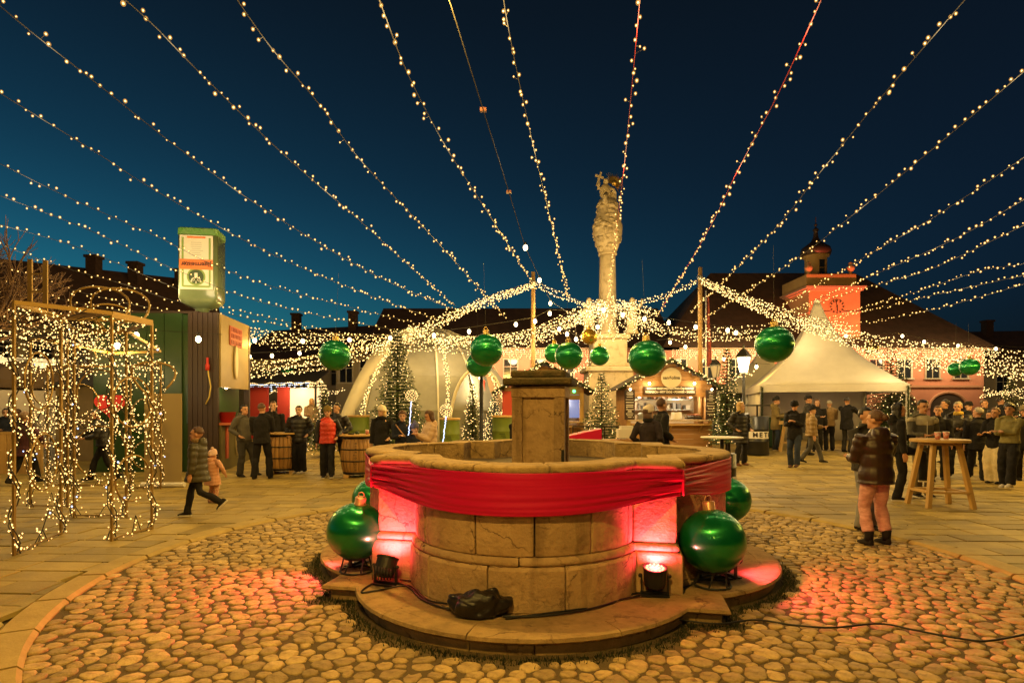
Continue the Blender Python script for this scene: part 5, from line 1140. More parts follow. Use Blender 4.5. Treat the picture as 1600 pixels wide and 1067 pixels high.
p('smiling woman in a black jacket and wide trousers by the first barrel', 467, 14.7, 1.72, 5, ('puffer', BKP, .80), (BK, 1.5), ('pocket','pocket'), 'stand', ('bun', HK), near=True, shoe=(.4,.36,.3))
p('elderly man in a bright red vest and striped cap at the second barrel', 512, 13.9, 1.70, 12, ('vest', REDV, .86, BKP), (BK, 1.15), ('down','pocket'), 'step', ('crop', HG), hat=('beanie', fab((.16,.11,.03))), near=True, sole=SOLW)
p('man in black half hidden behind the man in the red vest', 527, 14.6, 1.78, -20, ('puffer', BKP, .85), (BK,), ('down','pocket'), 'walk', ('short', HB))
p('blonde woman in a white knitted hat and black coat beside the second barrel', 597, 13.6, 1.72, -8, ('coat', BK, .55), (BK,), ('down','pocket'), 'stand', ('bob', HBL), hat=('beanie', fab((.6,.52,.38))), near=True, head=(-25,0), scarf=BK)
p('teenage boy with a strap across his navy jacket holding a glowing balloon stick', 629, 12.8, 1.62, 8, ('coat', NV, .8), (BK,), ('chest','stick'), 'stand', ('mop', HBR), bag=(fab((.35,.2,.1)),1), near=True, skin=SKP, child=.15)
p('small child in a dark hat between the boy and the cream coated woman', 648, 12.6, 1.33, 30, ('coat', NV, .75), (BK,), ('phone','phone'), 'stand', ('short', HB), hat=('pom', fab((.08,.08,.16))), child=.6)
p('woman in a cream padded coat looking down at her hands', 672, 12.0, 1.63, -62, ('puffer', CRC, .62), (JN,), ('phone','phone'), 'stand', ('bob', HBR), near=True, hood=True, skin=SK, head=(0,18))
p('person in black mostly hidden by the left edge of the fountain pillar', 806, 13, 1.62, 60, ('coat', BK, .6), (BK,), ('cup','down'), 'stand', ('short', HB))
p('woman in a white hat and dark coat with black fur collar by the food stall', 1013, 11.0, 1.71, 140, ('coat', fab((.02,.014,.016)), .62), (BK,), ('pocket','pocket'), 'stand', ('bob', HBR), hat=('beanie', fab((.6,.52,.42))), near=True, scarf=mat('black_fur', (.008,.007,.007), .95, bump=1, bscale=60), head=(-30,0))
p('tall man in black beside the woman in the white hat at the food stall', 1033, 11.5, 1.87, 100, ('coat', BK, .6), (BK,), ('pocket','pocket'), 'stand', ('short', HBR), near=True, skin=SK, head=(10,0))
p('blonde woman in a long black puffer coat beside the lit street lamp', 1157, 16.1, 1.77, 20, ('puffer', BKP, .62), (BK, 1.05), ('pocket','pocket'), 'wide', ('long', HBL), near=True, head=(35,0), shoe=(.14,.06,.03), scarf=fab((.35,.24,.1)))
p('man in an olive parka and dark beanie at the head of the queue', 1212, 19.3, 1.78, 60, ('coat', OLL, .68), (JN,), ('cup','phone'), 'stand', ('crop', HB), hat=('beanie', BK), near=True, hood=True, sole=SOLW)
p('man in a black cap and dark jacket looking down at his phone', 1242, 15.7, 1.80, -40, ('coat', BK, .74), (JN, 1.1), ('phone','phone'), 'step', ('crop', HB), hat=('beanie', BK), near=True, head=(0,25), shoe=(.06,.03,.02))
p('woman in a mustard puffer jacket with a black cross bag in the queue', 1268, 16.4, 1.64, 70, ('puffer', mat('mustard_puffer', (.24,.15,.05), .5, bump=.2, bscale=14), .84), (GR,), ('down','cup'), 'walkr', ('short', HB), hat=('beanie', BK), near=True, hood=True, bag=(BK,1))
p('tall dark coated man behind the woman in the mustard jacket', 1262, 18.2, 1.88, 60, ('coat', DG, .66), (BK,), ('cup','down'), 'stand', ('short', HB), hat=('cap', BK))
p('young woman with brown hair in the middle of the queue', 1277, 19.0, 1.72, -30, ('coat', BK, .7), (BK,), ('cup','down'), 'stand', ('long', HBR))
p('bald older man in a tan jacket seen from behind in the pagoda tent', 1296, 19.2, 1.68, 165, ('coat', TAN, .86), (BK, 1.1), ('cup','cup'), 'stand', ('crop', HG))
p('tall man in a black coat reaching right inside the pagoda tent', 1323, 18.8, 1.80, 120, ('coat', BK, .72, None, .02), (DG,), ('reach','reach'), 'stand', ('crop', HB))
p('woman with a bun in a brown puffer jacket and pink trousers seen from behind', 1369, 7.12, 1.66, 186, ('puffer', BRP, .80, None, .02), (PKT, 1.1), ('cup','cup'), 'apart', ('bun', HBR), near=True, hood=True, head=(28,4), shoe=(.012,.01,.009), boot=True, dz=-.02)
p('dark haired boy in grey jeans hidden behind the woman in pink trousers', 1352, 7.9, 1.68, 12, ('coat', DG, .85), (fab((.2,.2,.2)),), ('chest','phone'), 'stand', ('short', HK), near=True)
p('woman with long black hair in black resting a foot on the table rung', 1403, 10.5, 1.77, 72, ('hoodie', BK, .86), (BK, 1.05), ('down','cup'), 'rung', ('long', HK), near=True, sole=SOLW)
p('man in a grey and white jacket standing at the high wooden table', 1441, 10.9, 1.84, -6, ('hoodie', fab((.075,.07,.055)), .86), (KHK, 1.1), ('cup','pocket'), 'stand', ('crop', HB), near=True, skin=SK, head=(0,12), sole=SOLW, yoke=fab((.34,.30,.2)))
p('man in dark clothes behind the grey and white jacket', 1466, 13.6, 1.74, -40, ('coat', BK, .72), (BK,), ('cup','down'), 'stand', ('short', HBR))
p('tall man in black turning away in the crowd behind the table', 1478, 16.5, 1.82, -110, ('coat', BK, .7), (BK,), ('pocket','pocket'), 'stand', ('short', HB))
p('grey haired man in a dark leather jacket and yellow scarf in the crowd', 1497, 14.0, 1.83, -50, ('coat', mat('leather', (.02,.016,.012), .4, bump=.3, bscale=20), .8), (BK, 1.1), ('cup','cup'), 'walk', ('short', HG), near=True, scarf=YEL)
p('young man in a dark cap at the back of the right hand crowd', 1513, 16.0, 1.78, -10, ('coat', NV, .75), (BK,), ('cup','down'), 'stand', ('short', HB), hat=('cap', BK))
p('man with grey hair and black jacket turned away beside the table', 1528, 13.4, 1.70, 150, ('coat', BK, .74), (BK, 1.1), ('reach','down'), 'step', ('short', HG), near=True, head=(60,0))
p('man with dark hair at the very back under the white lights', 1537, 17, 1.80, 10, ('coat', DG, .7), (BK,), ('cup','cup'), 'stand', ('short', HBR))
p('woman in a red scarf and red jacket among the right hand crowd', 1549, 13.8, 1.62, -100, ('coat', REDS, .85), (BK,), ('cup','cup'), 'stand', ('bob', HK), scarf=fab((.5,.3,.25)))
p('woman in a long cream skirt beside the green sweater', 1556, 12.9, 1.70, -70, ('coat', BK, .82), (CRM2, 1.75), ('cup','chest'), 'stand', ('short', HBR), near=True)
p('dark haired young man in an olive green sweater at the right edge', 1578, 12.2, 1.78, -62, ('sweater', GRN, .93), (BK, 1.3), ('chest','cross'), 'step', ('mop', HK), near=True, sole=SOLW, shoe=(.5,.45,.36))
p('man in a grey beanie cut by the right edge of the picture', 1600, 13.4, 1.72, -30, ('coat', BK, .72), (BK,), ('pocket','pocket'), 'stand', ('crop', HB), hat=('beanie', fab((.12,.1,.07))))
p('man in a black coat at the far right behind the beanie', 1618, 14.6, 1.78, -70, ('coat', BK, .72), (BK,), ('pocket','pocket'), 'stand', ('short', HB))
p('woman in a dark coat at the far back of the lane beside the red stall', 487, 21, 1.68, 20, ('coat', fab((.2,.14,.1)), .7), (BK,), ('cup','down'), 'stand', ('long', HBL))
p('man in dark jacket passing in front of the distant far right lights', 1562, 19.5, 1.75, 60, ('coat', BK, .75), (BK,), ('cup','down'), 'walk', ('short', HB))
# ------------------------------------------------------------------ baubles
GRNB = mat('green_foil', (.008,.27,.075), .30, (.006,.20,.05), 3, metal=.6, coat=.5, bump=.06, bscale=5); YB = mat('gold_foil', (.5,.32,.05), .25, metal=.8, coat=.5)
foil(); RINGM = mat('pink_gold_cap', (.65,.36,.2), .4, metal=.4)
def bauble(label, c, r, mt=GRNB, tilt=(0,0), cord=0, group='green bauble balloons', cap=GOLDM):
    t = thing('bauble', label, 'bauble', c, 0, group); t.rotation_euler = (R(tilt[0]), R(tilt[1]), 0); m = MB(); nu = 48
    m.ball((0,0,0), (r,r,r*.97), nu, 28)
    m.v = [tuple(Vector(v)*(1+.006*math.cos(math.atan2(v[1],v[0])*12)*min(1,abs(v[2])/r*1.2)**3)) for v in m.v]; m.build('ball', mt, t, True)
    m = MB(); m.lathe([(r*.20,r*.93),(r*.215,r*.97),(r*.19,r*.99),(r*.19,r*1.19),(r*.17,r*1.215)], 20); o = m.build('cap', cap, t, True); 
    m = MB(); m.tube([Vector((r*.10*math.cos(a), 0, r*1.28+r*.11*math.sin(a))) for a in np.linspace(0, 2*PI, 15)], r*.022, 6, cap=False); m.build('ring', cap, t, True)
    if cord: m = MB(); m.tube([(0,0,r*1.38),(0,0,cord)], .002, 4); m.build('hanging_cord', CABLE, t)
    return t
def hang(label, px, py, rpx, r=.30, mt=GRNB, group='green bauble balloons'):
    Y = F*r/rpx; c = at(px, py, Y); zt = 1.65+(640-505)*Y/F if Y > 15 else c.z+1.6
    return bauble(label, c, r, mt, (random.uniform(-3,3), random.uniform(-3,3)), max(.5, zt-c.z), group)
hang('green bauble hanging in front of the left side of the dome tent', 523, 555, 24.5)
hang('large green bauble hanging highest above the black lamp post', 760, 547, 26)
hang('green bauble on the black lamp post, behind the large one', 749, 569, 20.5)
hang('green bauble above the fountain pillar under the light cluster', 889, 556, 22)
hang('green bauble half hidden at the left of the one over the pillar', 866, 552, 16)
hang('small green bauble hanging alone before the column pedestal', 937, 556, 15.5)
hang('large green bauble hanging in front of the food stall gable', 1011, 560, 29)
hang('large green bauble hanging beside the pagoda tent peak', 1210, 538, 29)
hang('tiny green bauble in the lane, left of its twin', 418, 588, 9.5)
hang('tiny green bauble in the lane, right of its twin', 449, 581, 9.5)
hang('small green bauble at far right, left of its twin', 1493, 577, 11, .205)
hang('small green bauble at far right, right of its twin', 1515, 573, 13.5, .24)
hang('gold bauble over the roof of the pagoda tent', 1361, 545, 10, .26, YB, 'gold bauble balloons')
hang('gold bauble deep in the light cluster near the column', 921, 526, 13, .26, YB, 'gold bauble balloons')
def floorb(label, px, Y, r, z0, tilt, st=.115):
    c = at(px, 700, Y); t = bauble(label, (c.x, Y, z0+st+r*.985), r, GRNB, tilt, cap=RINGM)
    if st:
        m = MB(); t.rotation_euler = (0,0,0); t.children[0].rotation_euler = (R(tilt[0]),R(tilt[1]),0)
        for o in t.children[1:]: o.rotation_euler = (R(tilt[0]),R(tilt[1]),0)
        zz = -r*.985-st; m.tube([Vector((r*.55*math.cos(a), r*.55*math.sin(a), zz+.012)) for a in np.linspace(0, 2*PI, 17)], .010, 6, cap=False); m.tube([Vector((r*.42*math.cos(a), r*.42*math.sin(a), zz+st+r*.09)) for a in np.linspace(0, 2*PI, 17)], .010, 6, cap=False)
        for k in range(6): a = k*PI/3; m.tube([(r*.55*math.cos(a), r*.55*math.sin(a), zz+.012), (r*.42*math.cos(a+.3), r*.42*math.sin(a+.3), zz+st+r*.09)], .008, 5)
        m.build('wire_stand', RUBBER, t)
    return t
floorb('big green bauble resting on the left step of the fountain', 557, 5.5, .275, .108, (6,9))
floorb('big green bauble resting on the right step of the fountain', 1113, 5.05, .283, .108, (-6,-4))
floorb('green bauble behind the left side of the fountain', 583, 7.5, .27, .108, (8,14))
floorb('green bauble behind the right side of the fountain', 1137, 7.35, .285, .108, (4,-6))
# ------------------------------------------------------------------ red uplights at the fountain
LENSR = emis('red_lens_glow', (1,.03,.02), 1.3); LEDR = emis('red_led_glow', (1,.22,.08), 6)
def par(label, c, yaw, pitch, power=0, ang=75, tgt=None, col_=RED, lens=True):
    t = thing('spotlight', label, 'spotlight', c, yaw, 'red uplights round the fountain'); m = MB()
    M_ = Matrix.Rotation(R(pitch), 3, 'X'); hub = Vector((0,0,.15))
    m.loft([[hub+M_@Vector((r*math.cos(a), r*math.sin(a), z)) for a in np.linspace(0, 2*PI, 20, endpoint=False)] for r, z in ((.05,-.085),(.085,-.07),(.092,-.02),(.092,.07),(.10,.075),(.10,.09),(.088,.09),(.086,.072))]); m.build('can', RUBBER, t)
    m = MB(); m.loft([[hub+M_@Vector((r*math.cos(a), r*math.sin(a), z)) for a in np.linspace(0, 2*PI, 20, endpoint=False)] for r, z in ((.085,.072),(.085,.078))]); ln = m.build('lens', LENSR if lens else GLASSD, t)
    if lens:
        m = MB()
        for k in range(19):
            r = 0 if k == 0 else (.035 if k < 7 else .068); a = 2*PI*k/6 if k < 7 else 2*PI*k/12; m.octa(hub+M_@Vector((r*math.cos(a), r*math.sin(a), .082)), .0085)
        m.build('led', LEDR, ln)
    m = MB()
    for s in (-1,1): m.bar((s*.108,0,.005), (s*.108,0,.16), .012, .03)
    m.bar((-.108,0,.012), (.108,0,.012), .03, .014); m.box((0,.05,.006), (.23,.03,.012)); m.box((0,-.05,.006), (.23,.03,.012)); m.build('yoke', BLACK, t)
    m = MB(); m.ball(hub+Vector((-.118,0,.01)), .018, 8, 6); m.ball(hub+Vector((.118,0,.01)), .018, 8, 6); m.build('knobs', RUBBER, t)
    if power: 
        o = spot('uplight', hub+M_@Vector((0,0,.10)), hub+M_@Vector((0,0,2)) if tgt is None else Matrix.Rotation(-yaw, 3, 'Z')@(Vector(tgt)-Vector(c)), col_, power, ang, .7, .05, t)
        point('lens_glow', hub+M_@Vector((0,0,.13)), col_, 5, .06, t)
    return t
PK = (1, .055, .10)
par('red lit spotlight shining up in front of the right corner pier', (1.19, 4.80, .108), R(-8), 10, 85, 145, (1.35, 5.15, 1.0), PK)
sp1 = par('black spotlight turned to the wall in front of the left corner pier', (-1.12, 5.10, .108), R(160), 28, 88, 145, (-1.05, 5.6, .85), PK)
par('red spotlight hidden behind the big bauble on the right step', (1.93, 5.75, .108), R(-60), -10, 60, 120, (1.55, 6.1, 1.1), PK)
par('red spotlight hidden beside the big bauble on the left step', (-1.30, 6.02, .108), R(80), -10, 45, 120, (-1.15, 6.3, 1.0), PK)
par('red spotlight on the right step aimed at the cobbles', (2.0, 5.35, .108), R(-70), -58, 200, 130, (2.95, 5.05, 0), PK)
par('red spotlight on the left step aimed at the cobbles', (-1.55, 5.75, .108), R(70), -58, 230, 130, (-2.3, 5.1, 0), PK)
m = MB()
for k in range(7): x = -1.2+.026*k; m.tube([(x,4.97,.31-.006*k),(x+.004,4.93,.25),(x,4.95,.19)], .005, 5)
o = m.build('plug_leads', RUBBER, None, True); tag(o, 'row of thin leads hanging from the left black spotlight', 'cable')
# cables
def cable(label, pts, r=.009, n=8):
    o = MB().tube(spline(pts, n), r, 6).build('cable', RUBBER, None, True); tag(o, label, 'cable', 'black cables round the fountain')
def G_(px, py, z=.012): Y = F*(CAMZ-z)/(py-HY); return Vector(((px-800)*Y/F, Y, z))
cable('thin black cable snaking over the cobbles to the right edge', [G_(x, y, .004) for x, y in ((1050,966),(1120,974),(1180,968),(1240,976),(1300,980),(1375,974),(1430,984),(1500,997),(1550,1000),(1640,982))], .008)
for l, pts in (('black cable along the step from the left spotlight to the black bag', [(618,908),(640,918),(660,936),(690,948),(715,950)]), ('second cable looping on the step beside the left spotlight', [(600,905),(575,915),(565,925),(590,922),(640,915),(668,940),(705,952)]), ('third cable of the bundle beside the left spotlight', [(625,905),(650,910),(655,925),(672,938),(712,944)]), ('black cable along the wall foot from the bag to the right spotlight', [(785,962),(840,962),(900,955),(950,943),(985,928),(1010,926)]), ('second cable along the wall foot right of the bag', [(790,966),(850,958),(910,950),(960,938),(1000,930)]), ('cable from the right spotlight back behind the big bauble', [(1050,922),(1075,915),(1090,905),(1110,897),(1140,893)])):
    cable(l, [G_(x, y, .118) for x, y in pts], .008)
cable('small loop of cable under the right hand bauble', [G_(x, y, .12) for x, y in ((1095,900),(1105,894),(1125,892),(1120,900),(1100,904),(1095,898))], .008)
# black bag heaped on the step
b0 = G_(750, 960, .11); m = MB(); m.ball((0,0,.055), (.235,.13,.115), 40, 24)
V = []
for v in m.v:
    v = Vector(v); q = 1+.30*noise.noise(v*9)+.22*abs(noise.noise(v*21))-.1; v2 = Vector((v.x*q, v.y*q, max(0, .145*(v.z/.17)**.8 if v.z > 0 else 0)*q*1.3+.02*noise.noise(v*14)+.004)); V.append((v2.x, v2.y, max(.001, v2.z)))
m.v = V; bgm = m.build('black_bag', mat('black_plastic', (.012,.010,.009), .28, bump=.5, bscale=30), None, True, b0); tag(bgm, 'crumpled black plastic bag lying on the front step of the fountain', 'bag')
so_ = bgm.modifiers.new('smooth', 'SUBSURF'); so_.levels = 1; so_.render_levels = 1
# things beyond the fountain rim
rt = thing('red_cloth_wedge', 'red cloth covered wedge showing above the fountain rim', 'cloth', at(912,681,10.4)); m = MB(); m.loft([[(-.42,0,-.35),(.33,0,-.35),(.33,0,.13),(-.42,0,-.03)], [(-.38,.5,-.35),(.33,.5,-.35),(.33,.5,.13),(-.38,.5,-.03)]]); bevel(m.build('cloth', MC['red_cloth'], rt), .01); rt.location.z = .9+.69
rt.location.z = CAMZ-(681-HY)*10.4/F
m = MB(); m.box((0,0,-.55),(.7,.45,.6)); m.build('bench', WOOD, rt, loc=(0,.27,0))
m = MB(); m.box((-.0,.27,-.95), (.6,.4,.45)); m.build('bench_legs', WOOD, rt)
bx_ = tag(MB().box((0,0,.09), (.32,.24,.18)).box((.02,0,.21), (.24,.2,.06)).build('white_box', WHITE, None, False, at(977,684,11.6)), 'small white box left on a ledge behind the fountain rim', 'box')
lg = tag(MB().box((0,0,-.55), (.9,.4,1.08)).build('wooden_crate', PLANK, None, False, at(977,684,11.6)+Vector((0,0,-.02))), 'wooden crate stand under the small white box', 'crate')
rl = thing('railing', 'black metal railing before the lit tree left of the food stall', 'railing', on(925, 16.5)); m = MB()
for z in (.55,1.05): m.bar((-.55,0,z),(.75,0,z),.035)
for x in (-.55,-.1,.35,.75): m.bar((x,0,0),(x,0,1.05),.03)
m.build('bars', BLACK, rl)
# wine barrels with table tops
def barrel(label, loc, rz=0, lettering=False):
    t = thing('wine_barrel', label, 'barrel', loc, rz, 'wine barrels used as tables'); ns = 22; zz = np.linspace(.08, .98, 9)
    def rad(z): u = (z-.53)/.45; return .395-.075*u*u
    for k in range(ns):
        a0, a1 = 2*PI*k/ns+.008, 2*PI*(k+1)/ns-.008
        MB().loft([[((rad(z)-.03)*math.cos(a0), (rad(z)-.03)*math.sin(a0), z), (rad(z)*math.cos(a0), rad(z)*math.sin(a0), z), (rad(z)*1.002*math.cos((a0+a1)/2), rad(z)*1.002*math.sin((a0+a1)/2), z), (rad(z)*math.cos(a1), rad(z)*math.sin(a1), z), ((rad(z)-.03)*math.cos(a1), (rad(z)-.03)*math.sin(a1), z)] for z in zz]).build('stave', OAK, t, True)
    for z, w in ((.11,.05),(.40,.03),(.68,.03),(.955,.05)):
        m = MB(); m.lathe([(rad(z-w/2)+.006, z-w/2), (rad(z)+.009, z), (rad(z+w/2)+.006, z+w/2), (rad(z+w/2)-.01, z+w/2), (rad(z-w/2)-.01, z-w/2)], 40, cap=False); m.build('hoop', mat('iron_hoop', (.02,.018,.016), .45, metal=.6), t, True)
    m = MB(); m.lathe([(.30,.97),(.30,.99)], 30); m.build('barrel_head', OAK, t); m = MB(); m.lathe([(.43,.992),(.44,1.0),(.44,1.028),(.43,1.034)], 40); m.build('table_top', WOOD, t)
    for s in (-1,1): m = MB(); m.box((s*.24,0,.04), (.12,.62,.08)); m.build('foot_block', WOOD, t)
    if lettering:
        w_ = 'enosofania'; 
        for k, ch in enumerate(w_):
            z = .20+.070*k; o = text('letter', ch, .105, DK, t, (-.02,-rad(z)-.004,z), (R(90), R(-90), 0), .003)
    return t
barrel('oak wine barrel table among the men in black', on(441, 14.75), .3)
B2 = barrel('oak wine barrel table with dark vertical lettering beside the red vest', on(558, 14.1), .2, True)
cupm = mat('red_paper_cup', (.55,.025,.02), .5, (.62,.5,.42), 26)
def cup(label, loc, s=1.0):
    t = thing('paper_cup', label, 'cup', loc, 0, 'red paper cups'); m = MB(); m.lathe([(.030*s,0),(.042*s,.105*s),(.040*s,.105*s),(.029*s,.006)], 16); m.build('cup_wall', cupm, t, True); m = MB(); m.lathe([(.0425*s,.100*s),(.0445*s,.104*s),(.0425*s,.108*s),(.041*s,.104*s)], 16, cap=False); m.build('rim', WHITE, t, True)
b2 = on(558,14.1); cup('red cup near the right edge of the lettered barrel', b2+Vector((.27,-.1,1.034)), 1.1)
cup('red cup on the barrel among the men in black', on(441,14.75)+Vector((-.2,-.15,1.034)), 1.1)
m = MB(); m.lathe([(.07,0),(.09,.03),(.085,.03),(.06,.008)], 16); tag(m.build('ashtray', BLACK, None, True, b2+Vector((-.12,-.1,1.034))), 'black ashtray on the lettered barrel', 'ashtray')
m = MB(); m.lathe([(.045,0),(.05,.02),(.05,.06),(.03,.075)], 14); tag(m.build('candle_jar', mat('green_glass', (.03,.06,.02), .1), None, True, b2+Vector((-.02,.1,1.034))), 'small green jar on the lettered barrel', 'jar')
def drum(label, px, Y, topz, r=.29):
    t = thing('green_drum', label, 'drum table', on(px, Y), 0, 'green drum tables before the dome'); h = topz; m = MB(); m.lathe([(r,0),(r*1.03,.04),(r,.08),(r,h*.33),(r*1.02,h*.34),(r,h*.35),(r,h*.66),(r*1.02,h*.67),(r,h*.68),(r,h-.08),(r*1.03,h-.05)], 32); m.build('drum_body', mat('drum_green', (.17,.24,.035), .45, (.14,.2,.03), 2), t, True)
    m = MB(); m.lathe([(r*1.08,h-.05),(r*1.08,h-.01),(r*1.05,h)], 32); m.build('wooden_lid', WOOD, t)
    m = MB(); 
    for k in range(3): m.box((.03*k-.02,-r-.004,h*.62-.05*k), (.16-.03*k,.008,.02))
    m.build('printed_mark', mat('dark_green_print', (.05,.09,.02), .6), t); return t
drum('green drum table behind the lettered wine barrel', 561, 17.0, 1.34, .30); drum('green drum table between the cream coat and the dome doorway', 703, 16.0, 1.33, .27); drum('green drum table at the right side of the dome doorway', 786, 16.6, 1.36, .31)
# glowing balloons on sticks
def balloon(label, px, py, Y, rp, z0, tilt=.07):
    c = at(px, py, Y); t = thing('light_balloon', label, 'balloon', c, 0, 'clear light balloons on sticks'); r = rp*Y/F; m = MB(); m.ball((0,0,0), r, 20, 14)
    m.build('balloon_skin', mat('clear_skin', (.75,.65,.7), .08, alpha=.16, spec=.8), t, True); b, bc = MB(), MB()
    for k in range(70): a, z = k*2.4, 1-2*(k+.5)/70; q = math.sqrt(1-z*z); b.octa((r*.97*q*math.cos(a), r*.97*q*math.sin(a), r*.97*z), .009)
    b.build('balloon_bulbs', BULBF, t, True, kind='stuff')
    for k in range(34): f = k/33; bc.octa((-tilt*f*5*.2+random.gauss(0,.006), random.gauss(0,.006)-.02, -r-f*(c.z-r-z0)), .013)
    bc.build('stick_bulbs', BULBC, t, True, kind='stuff'); m = MB(); m.tube([(0,0,-r),(-tilt,0,-(c.z-z0))], .009, 6); m.build('stick', WHITE, t)
balloon('clear light balloon on a blue lit stick held by the teenage boy', 643, 618, 12.5, 9.5, .98)
balloon('clear light balloon on a blue lit stick beside the green drum', 697, 641, 12.4, 10, .75, .09)
# high tables
ht = thing('high_table', 'round high wooden table on four splayed legs at right', 'table', on(1468, 9.85)); m = MB(); m.lathe([(.42,1.10),(.43,1.11),(.43,1.145),(.42,1.15)], 40); m.build('table_top', WOOD, ht)
A4 = [(-.33,-.22),(.30,-.28),(.33,.25),(-.30,.28)]
for (x, y) in A4: m = MB(); m.bar((x*.62,y*.62,1.10), (x*1.12,y*1.12,0), .07); bevel(m.build('leg', WOOD, ht), .006)
for k in range(4):
    a, b = A4[k], A4[(k+1)%4]; f = 1.0; m = MB(); m.bar((a[0]*f,a[1]*f,.27),(b[0]*f,b[1]*f,.27),.035,.09); m.build('stretcher', WOOD, ht)
    m = MB(); m.bar((a[0]*.66,a[1]*.66,1.06),(b[0]*.66,b[1]*.66,1.06),.03,.08); m.build('apron', WOOD, ht)
tb = Vector(ht.location); cup('red cup by the hand of the man at the high table', tb+Vector((-.12,-.12,1.15)), 1.15); cup('red cup at the middle right of the high table', tb+Vector((.15,.05,1.15)), 1.15)
st_ = thing('standing_table', 'white topped black standing table behind the right bauble', 'table', at(1128,0,11.5)*0+Vector(((1128-800)*11.5/F, 11.5, 0))); m = MB(); m.lathe([(.40,1.085),(.41,1.095),(.40,1.11)], 32); m.build('table_top', WHITE, st_, True); m = MB(); m.lathe([(.035,.75),(.035,1.085)], 12, (-.0,0,0)); m.lathe([(.03,.75),(.03,1.0)], 10, (.14,0,0)); m.build('stem', BLACK, st_)
m = MB(); m.lathe([(.27,0),(.28,.02),(.27,.26),(.285,.27),(.27,.28),(.27,.5),(.285,.51),(.27,.52),(.27,.77),(.25,.785)], 32); m.build('drum_base', mat('black_drum', (.012,.012,.012), .35), st_, True)
m = MB()
for k, z in enumerate((.60,.54,.48,.36)): m.box((-.06,-.272,z), (.20 if k != 3 else .16,.012,.022))
m.build('white_print', CHK, st_); m = MB(); m.box((.16,-.232,.23), (.13,.02,.22), rz=R(36)); m.build('white_label', CHK, st_); o = text('label_letter', 'M', .15, DK, st_, (.165,-.25,.23), (R(90),0,R(36)))
md = thing('black_drum', 'black drum with a white lettered label beside the pagoda tent', 'drum', on(1182, 18.3)); m = MB(); m.lathe([(.36,0),(.37,.03),(.36,.4),(.375,.42),(.36,.44),(.36,.78),(.375,.8),(.36,.82),(.36,1.2),(.33,1.22)], 32); m.build('drum_body', MC['black_drum'], md, True)
m = MB(); rg = []
for a in np.linspace(R(-150), R(-40), 13): rg.append([(.366*math.cos(a), .366*math.sin(a), .52), (.372*math.cos(a), .372*math.sin(a), .52), (.372*math.cos(a), .372*math.sin(a), .74), (.366*math.cos(a), .366*math.sin(a), .74)])
m.loft(rg); m.build('white_label', CHK, md)
for k, ch in enumerate('METE'): a = R(-118+25*k); text('label_letter', ch, .2, DK, md, (.378*math.cos(a), .378*math.sin(a), .63), (R(90),0,a+PI/2), bold=.006)
wb = thing('wheelie_bin', 'dark green wheelie bin beside the pagoda tent opening', 'bin', on(1207, 20.0)); m = MB(); m.box((0,0,.52), (.46,.5,.95), taper=1.2); bevel(m.build('bin_body', mat('bin_green', (.015,.05,.02), .5), wb), .03); m = MB(); m.box((0,0,1.03), (.62,.66,.07)); bevel(m.build('lid', MC['bin_green'], wb), .02)
for s in (-1,1): m = MB(); m.tube([(s*.2,.25,.09),(s*.27,.25,.09)], .09, 14); m.build('wheel', RUBBER, wb)
rl2 = thing('railing', 'short black railing behind the blonde woman', 'railing', on(1183, 19.4)); m = MB(); m.bar((-.5,0,1.5),(.55,0,1.5),.05); [m.bar((x,0,0),(x,0,1.5),.05) for x in (-.5,.0,.55)]; m.build('bars', BLACK, rl2)
sb = thing('trestle', 'pale wooden trestle among the queue before the pagoda tent', 'trestle', on(1232, 19.0)); m = MB(); [m.bar((s*.28,0,0),(s*.12,0,.95),.08) for s in (-1,1)]; m.bar((-.3,0,.95),(.3,0,.95),.12,.06); m.bar((-.24,0,.3),(.24,0,.3),.05); m.build('frame', WOOD, sb)
# masts
MASTW = mat('mast_wood', (.38,.24,.10), .7, (.28,.17,.07), 6, bump=.3, stretch=(1,1,.1))
for l, px, top in (('wooden mast behind the fountain pillar carrying the left light nets', 833, 425), ('wooden mast behind the food stall carrying the right light nets', 1094, 418)):
    t = thing('mast', l, 'mast', on(px, 20.2), 0, 'masts of the light nets'); z = CAMZ-(top-HY)*20.2/F-gz(20.2); m = MB(); m.tube([(0,0,0),(0,0,z)], [.085,.07], 12); m.build('pole', MASTW, t, True); m = MB(); m.lathe([(.10,z-.42),(.11,z-.36),(.10,z-.30)], 12); m.build('collar', STEEL, t)
fp = thing('flagpole', 'flagpole with a furled dark flag right of the mast', 'flagpole', on(1103, 24)); m = MB(); m.tube([(0,0,0),(0,0,6.2)], [.05,.035], 10); m.build('pole', STEEL, fp); m = MB(); rings = []
for k in range(12): z = 6.0-.27*k; w = .05+.14*(k/11); rings.append([(.05+w*(.5+.5*math.cos(a))*1.1+.02*math.sin(k), .09*math.sin(a)+.03*math.sin(k*.9), z) for a in np.linspace(0, 2*PI, 10, endpoint=False)])
m.loft(rings); m.build('flag', fab((.22,.05,.04)), fp, True)
